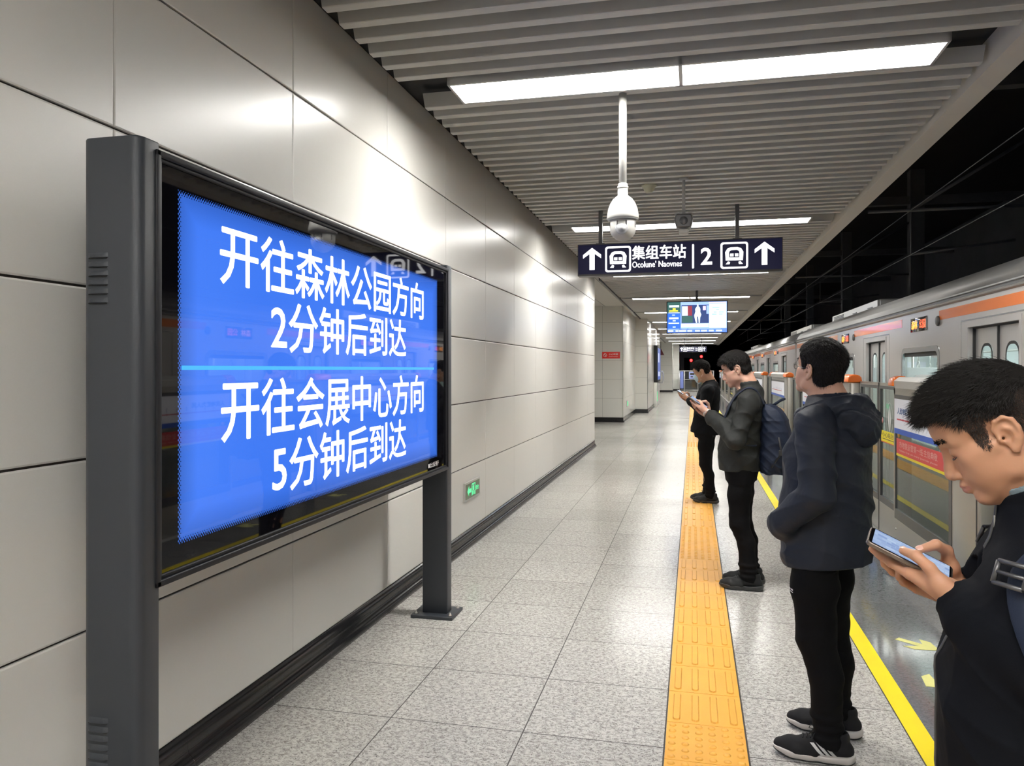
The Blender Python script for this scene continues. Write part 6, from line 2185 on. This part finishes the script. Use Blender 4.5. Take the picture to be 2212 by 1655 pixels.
# ---------------------------------------------------------------- man in the navy hooded jacket, looking up, hands in pockets
def man_hood():
    P = Person((.540, 3.52), R(30), 'man in a navy hooded jacket looking up, hands in pockets, white-striped trainers', .0036)
    c = dict(top=1.78, head=(.010, 0, 1.590), pitch=R(-14), hyaw=R(-22), neck=(-.045, 0, 1.450), hem=.775, hemtilt=(-.10, 0), skin=skin_mat('fair_skin', (0.60, 0.36, 0.26)), fat=.004, look=-.2,
             torso=[(.70, -.020, .158, .192), (.80, -.018, .176, .204), (.92, -.014, .188, .210), (1.05, -.016, .182, .205), (1.18, -.022, .172, .202), (1.30, -.034, .160, .198), (1.40, -.040, .130, .170), (1.48, -.042, .085, .105)],
             armL=((-.045, .190, 1.375), (-.085, .270, 1.105), (.065, .235, .965)), armR=((-.045, -.190, 1.375), (-.045, -.245, 1.105), (.065, -.225, .965)),
             extra=[((.085, .19, .945), (.080, .060, .065), .03), ((.085, -.19, .945), (.080, .060, .065), .03)],
             sleeve=(.082, .074, .062), collar=(.088, .055), fold=(.0080, 12, 5), jacket=M['navy_jacket'], trousers=M['wash_black'],
             shoe=M['black_knit'], sole=M['white_sole'], outsole=M['rubber'], stripes=True, legr=(.096, .094, .078, .066, .056), hemslope=.35, trouser_hem=.10,
             legL=((-.01, .095, .88), (-.022, .118, .48), (-.080, .148, .085)), legR=((-.01, -.10, .88), (.01, -.11, .48), (-.02, -.115, .085)), footL=R(26), footR=R(10))
    sculpt_body(P, c)
    brows(P, c, 200)
    hair(P, c, 12000, (.010, .020), .0006, (-.35, 0, -.25), .012, .018, None, 0, .10, .0036, .12)
    sculpt_jacket(P, c); sculpt_trousers(P, c)
    for key, left, yw in (('L', True, R(24)), ('R', False, R(12))):
        an = c['leg' + key][2]
        make_shoe(P, an, yw, left, c, 1.06)
        m = MB(); m.lathe([(.028, .055), (.030, .065), (.030, .125), (.02, .126)], (an[0] - .016 * math.cos(yw), an[1] - .016 * math.sin(yw), 0), 24)
        m.build('sock', M['sock_grey'], P.root)
    # hood lying on the back and its rolled rim round the neck
    F = Field((-.36, -.26, 1.14), (.16, .26, 1.56), .0042)
    F.ell((-.135, 0, 1.405), (.085, .150, .070), 0, 'add', ID, ry(R(-30)))
    F.ell((-.180, 0, 1.350), (.055, .120, .078), .03)
    F.ell((-.100, 0, 1.36), (.060, .16, .06), .03)
    ring = [(-.030 + .118 * math.cos(t), .122 * math.sin(t), 1.425 + .030 * math.cos(t + PI)) for t in [R(a) for a in range(35, 326, 15)]]
    F.chain(ring, [.030 + .012 * math.sin(PI * i / (len(ring) - 1)) for i in range(len(ring))], .02)
    F.ell((-.060, 0, 1.475), (.085, .070, .085), .015, 'sub')
    F.warp(folds(8, .009, 14, 14, 14, 1.6)); F.warp(folds(9, .003, 30, 30, 30, 1.2))
    v, f = F.mesh(2); hd = np_mesh('hood', v, f, M['navy_jacket'], P.root)
    # spectacles
    hf = P.hf
    gl = empty('spectacles', (0, 0, 0)); gl.parent = P.root
    m = MB()
    for s in (1, -1):
        ring = [hf.p((.104 - .012 * abs(math.cos(t)) * (1 if math.cos(t) * s > 0 else .2), s * .033 + .024 * math.cos(t), .006 + .0185 * math.sin(t))) for t in [2 * PI * k / 24 for k in range(25)]]
        m.tube(ring, .0013, 6, 0, False)
        m.tube([hf.p((.098, s * .057, .012)), hf.p((.085, s * .070, .014)), hf.p((.03, s * .080, .012)), hf.p((-.005, s * .080, .018)), hf.p((-.022, s * .079, .002))], .0012, 6)
    m.tube([hf.p((.105, -.010, .010)), hf.p((.108, 0, .014)), hf.p((.105, .010, .010))], .0013, 6)
    m.build('spectacle_frame', M['metal_wire'], gl)
    for s in (1, -1):
        m = MB(); pts = [hf.p((.102, s * .033 + .0235 * math.cos(2 * PI * k / 24), .006 + .018 * math.sin(2 * PI * k / 24))) for k in range(24)]
        m.add(pts, [tuple(range(24))]); m.build('lens', M['clear_lens'], gl)
    # small white mark on the trouser leg
    from mathutils.bvhtree import BVHTree
    tro = [o for o in kids(P.root) if o.name.startswith('trousers')][0]
    bvh = BVHTree.FromPolygons([q.co for q in tro.data.vertices], [p.vertices for p in tro.data.polygons])
    m = MB()
    def on(x, z):
        hit = bvh.ray_cast(Vector((x, .5, z)), Vector((0, -1, 0))); return hit[0] + hit[1] * .0015 if hit[0] else None
    for (xa, xb, za, zb) in ((.060, .078, .668, .672), (.064, .076, .677, .684), (.0475, .060, .677, .684), (.048, .062, .668, .672)):
        q = [on(xa, za), on(xb, za), on(xb, zb), on(xa, zb)]
        if all(p is not None for p in q): m.add(q, [(0, 1, 2, 3)])
    if m.f: m.build('logo', M['white_paint'], tro, fix=False)
    jk = [o for o in kids(P.root) if o.name.startswith('jacket')][0]
    return P
man_hood()

# ---------------------------------------------------------------- man with the navy backpack, reading his phone
def man_pack():
    P = Person((.372, 5.91), R(9), 'man in a dark grey jacket wearing a navy backpack, reading a phone', .0042)
    c = hold(phone=((.335, -.004, 1.350), R(36), R(8), 0), top=1.80, head=(.055, 0, 1.592), pitch=R(19), neck=(-.030, 0, 1.455), hem=.860, skin=skin_mat('light_skin', (0.60, 0.36, 0.27)), lid=-.003, look=.3,
             torso=[(.80, .030, .150, .185), (.90, .035, .160, .190), (1.02, .030, .160, .192), (1.15, .018, .152, .195), (1.28, -.005, .142, .195), (1.38, -.022, .118, .165), (1.45, -.030, .075, .09)],
             armL=((-.040, .185, 1.365), (.035, .255, 1.095)), armR=((-.040, -.185, 1.365), (.035, -.255, 1.095)),
             sleeve=(.076, .072, .056), cuff=.040, collar=(.076, .062), fold=(.0070, 15, 3), jacket=M['grey_jacket'], trousers=M['wash_black'],
             shoe=M['charcoal_knit'], sole=M['charcoal_sole'], legr=(.088, .084, .070, .062, .060), **LEGS(.015, .015, -.035))
    sculpt_body(P, c); brows(P, c, 160)
    hair(P, c, 6000, (.012, .032), .0009, (.55, 0, -.30), .010, .020, None, 0, .14, .0042, .22)
    # fringe falling over the brow
    sculpt_jacket(P, c); sculpt_trousers(P, c)
    make_shoe(P, c['legL'][2], R(4), True, c, 1.04); make_shoe(P, c['legR'][2], R(-2), False, c, 1.04)
    m = MB(); wr, el = Vector(c['armL'][2]), Vector(c['armL'][1]); u = (wr - el).normalized(); q = wr + u * -.004
    m.tube([q - u * .008, q + u * .006], .0335, 20); m.build('watch', M['steel_light'], P.root)
    place_phone(P, c, 'phone held by the man with the navy backpack')
    bp = empty('backpack', P.M @ Vector((-.215, 0, 1.10)), P.root.rotation_euler.z, 'navy backpack on the back of the man in the dark grey jacket', 'backpack')
    F = Field((-.24, -.22, -.34), (.16, .22, .36), .0045)
    F.torso([(-.255, .015, .085, .125), (-.20, .0, .110, .145), (-.05, -.005, .115, .150), (.10, .005, .100, .145), (.20, .025, .075, .125), (.245, .045, .045, .085)], 0, 2.8)
    F.rbox((-.085, 0, -.13), (.055, .115, .105), .04, .02)
    F.warp(folds(4, .005, 18, 18, 26, 1.6))
    v, f = F.mesh(2); body = np_mesh('pack_body', v, f, M['navy_pack'], bp)
    m = MB(); m.tube([(.02, .02, .235), (-.035, .02, .275), (-.06, 0, .285), (-.035, -.02, .275), (.02, -.02, .235)], .010, 8); m.build('carry_loop', M['navy_pack'], bp)
    m = MB(); m.tube([(.085 * math.cos(t) * -1 - .055, .13 * math.sin(t), -.028) for t in [R(a) for a in range(-80, 81, 10)]], .004, 6); m.build('zip', M['black'], bp)
    m = MB(); m.tube([(.02, .14, -.20), (-.05, .165, -.09), (-.03, .16, .02)], .006, 6); m.box(-.06, -.03, .155, .17, -.11, -.07, 0, .004); m.build('side_strap', M['black'], bp)
    from mathutils.bvhtree import BVHTree
    jk = [o for o in kids(P.root) if o.name.startswith('jacket')][0]
    bvh = BVHTree.FromPolygons([q.co for q in jk.data.vertices], [p.vertices for p in jk.data.polygons])
    for s in (1, -1):
        pts = []
        for (x, y, z) in [(-.125, .085, 1.33), (-.09, .09, 1.42), (-.03, .095, 1.47), (.03, .10, 1.45), (.08, .11, 1.38), (.11, .125, 1.28), (.09, .15, 1.17), (.0, .18, 1.06), (-.12, .16, .98)]:
            d = (Vector((x, s * y, z)) - Vector((-.03, s * .08, 1.22))).normalized()
            hit = bvh.ray_cast(Vector((-.03, s * .08, 1.22)) + d * .6, -d)
            pts.append((hit[0] + d * .005) if hit[0] is not None else Vector((x, s * y, z)))
        m = MB(); vv, ff = [], []
        for i, q in enumerate(pts):
            t = (pts[min(i + 1, len(pts) - 1)] - pts[max(i - 1, 0)]).normalized()
            nn = (q - Vector((-.03, s * .07, 1.22))).normalized(); w = t.cross(nn).normalized() * (.030 if i < 6 else .014)
            b0 = Vector((.215, 0, -1.10))
            vv += [q - w + b0, q + w + b0, q + w + nn * .010 + b0, q - w + nn * .010 + b0]
        for i in range(len(pts) - 1):
            for k in range(4):
                ff.append((4 * i + k, 4 * i + (k + 1) % 4, 4 * i + 4 + (k + 1) % 4, 4 * i + 4 + k))
        m.add(vv, ff, 0, False); st = m.build('shoulder_strap', M['navy_pack'], bp)
        md = st.modifiers.new('s', 'SUBSURF'); md.levels = 2; md.render_levels = 2
    return P
man_pack()

# ---------------------------------------------------------------- farthest man: black suit jacket, face mask, phone
def man_mask():
    P = Person((.172, 9.58), R(12), 'farthest man in a black suit jacket and pale blue face mask, holding a phone', .0046)
    c = hold(phone=((.300, -.002, 1.305), R(30), R(6), 0), top=1.74, head=(.060, 0, 1.565), pitch=R(20), neck=(-.030, 0, 1.435), hem=.825, hemtilt=(.12, 0), skin=skin_mat('tan_skin', (0.50, 0.29, 0.19)), lid=-.003, look=.3,
             torso=[(.76, .045, .175, .190), (.88, .035, .165, .188), (1.02, .020, .148, .182), (1.15, .010, .145, .188), (1.28, -.008, .140, .192), (1.37, -.022, .115, .168), (1.44, -.030, .070, .085)],
             armL=((-.040, .180, 1.345), (.0, .245, 1.085)), armR=((-.040, -.180, 1.345), (.0, -.245, 1.085)),
             sleeve=(.072, .064, .052), cuff=.040, collar=(.070, .035), fold=(.004, 12, 9), jacket=M['black_suit'], trousers=M['wash_black'],
             shoe=M['charcoal_knit'], sole=M['charcoal_sole'], legr=(.088, .082, .068, .060, .058), legL=((.0, .098, .87), (.01, .10, .47), (-.05, .10, .085)), legR=((.0, -.098, .87), (.035, -.10, .47), (.02, -.10, .085)))
    sculpt_body(P, c); brows(P, c, 120)
    hair(P, c, 5000, (.008, .030), .0010, (.65, 0, .05), .004, .018, None, 0, .15, .0044, .3)
    sculpt_jacket(P, c); sculpt_trousers(P, c)
    make_shoe(P, c['legL'][2], 0, True, c, 1.04); make_shoe(P, c['legR'][2], R(4), False, c, 1.04)
    hf = P.hf
    # pleated mask from nose bridge to chin, with ear loops
    F = Field(hf.t - .16, hf.t + .2, .0034)
    F.ell((.045, 0, -.035), (.074, .062, .066), 0, 'add', hf)
    F.cone((.1, 0, -.005), (.108, 0, -.035), .012, .018, .02, 'add', hf)
    F.cone((.075, 0, -.10), (.09, 0, -.08), .024, .024, .02, 'add', hf)
    def reg(X, Y, Z):
        x, y, z = head_local(hf, X, Y, Z)
        return np.maximum(np.maximum((.030 + .25 * np.abs(y)) - x, z - (.004 - .35 * np.maximum(0, .09 - x))), -.118 - z)
    F.region(reg, .003)
    v, f = F.mesh(1); mk = np_mesh('face_mask', v, f, M['mask_blue'], P.root)
    m = MB()
    for s in (1, -1):
        m.tube([hf.p((.045, s * .058, -.012)), hf.p((.02, s * .077, .015)), hf.p((-.012, s * .082, .030))], .0016, 6)
        m.tube([hf.p((.042, s * .052, -.085)), hf.p((.015, s * .072, -.045)), hf.p((-.015, s * .079, -.022))], .0016, 6)
    m.build('ear_loop', M['white_paint'], mk)
    place_phone(P, c, 'phone held by the farthest man, the one in the face mask')
    return P
man_mask()
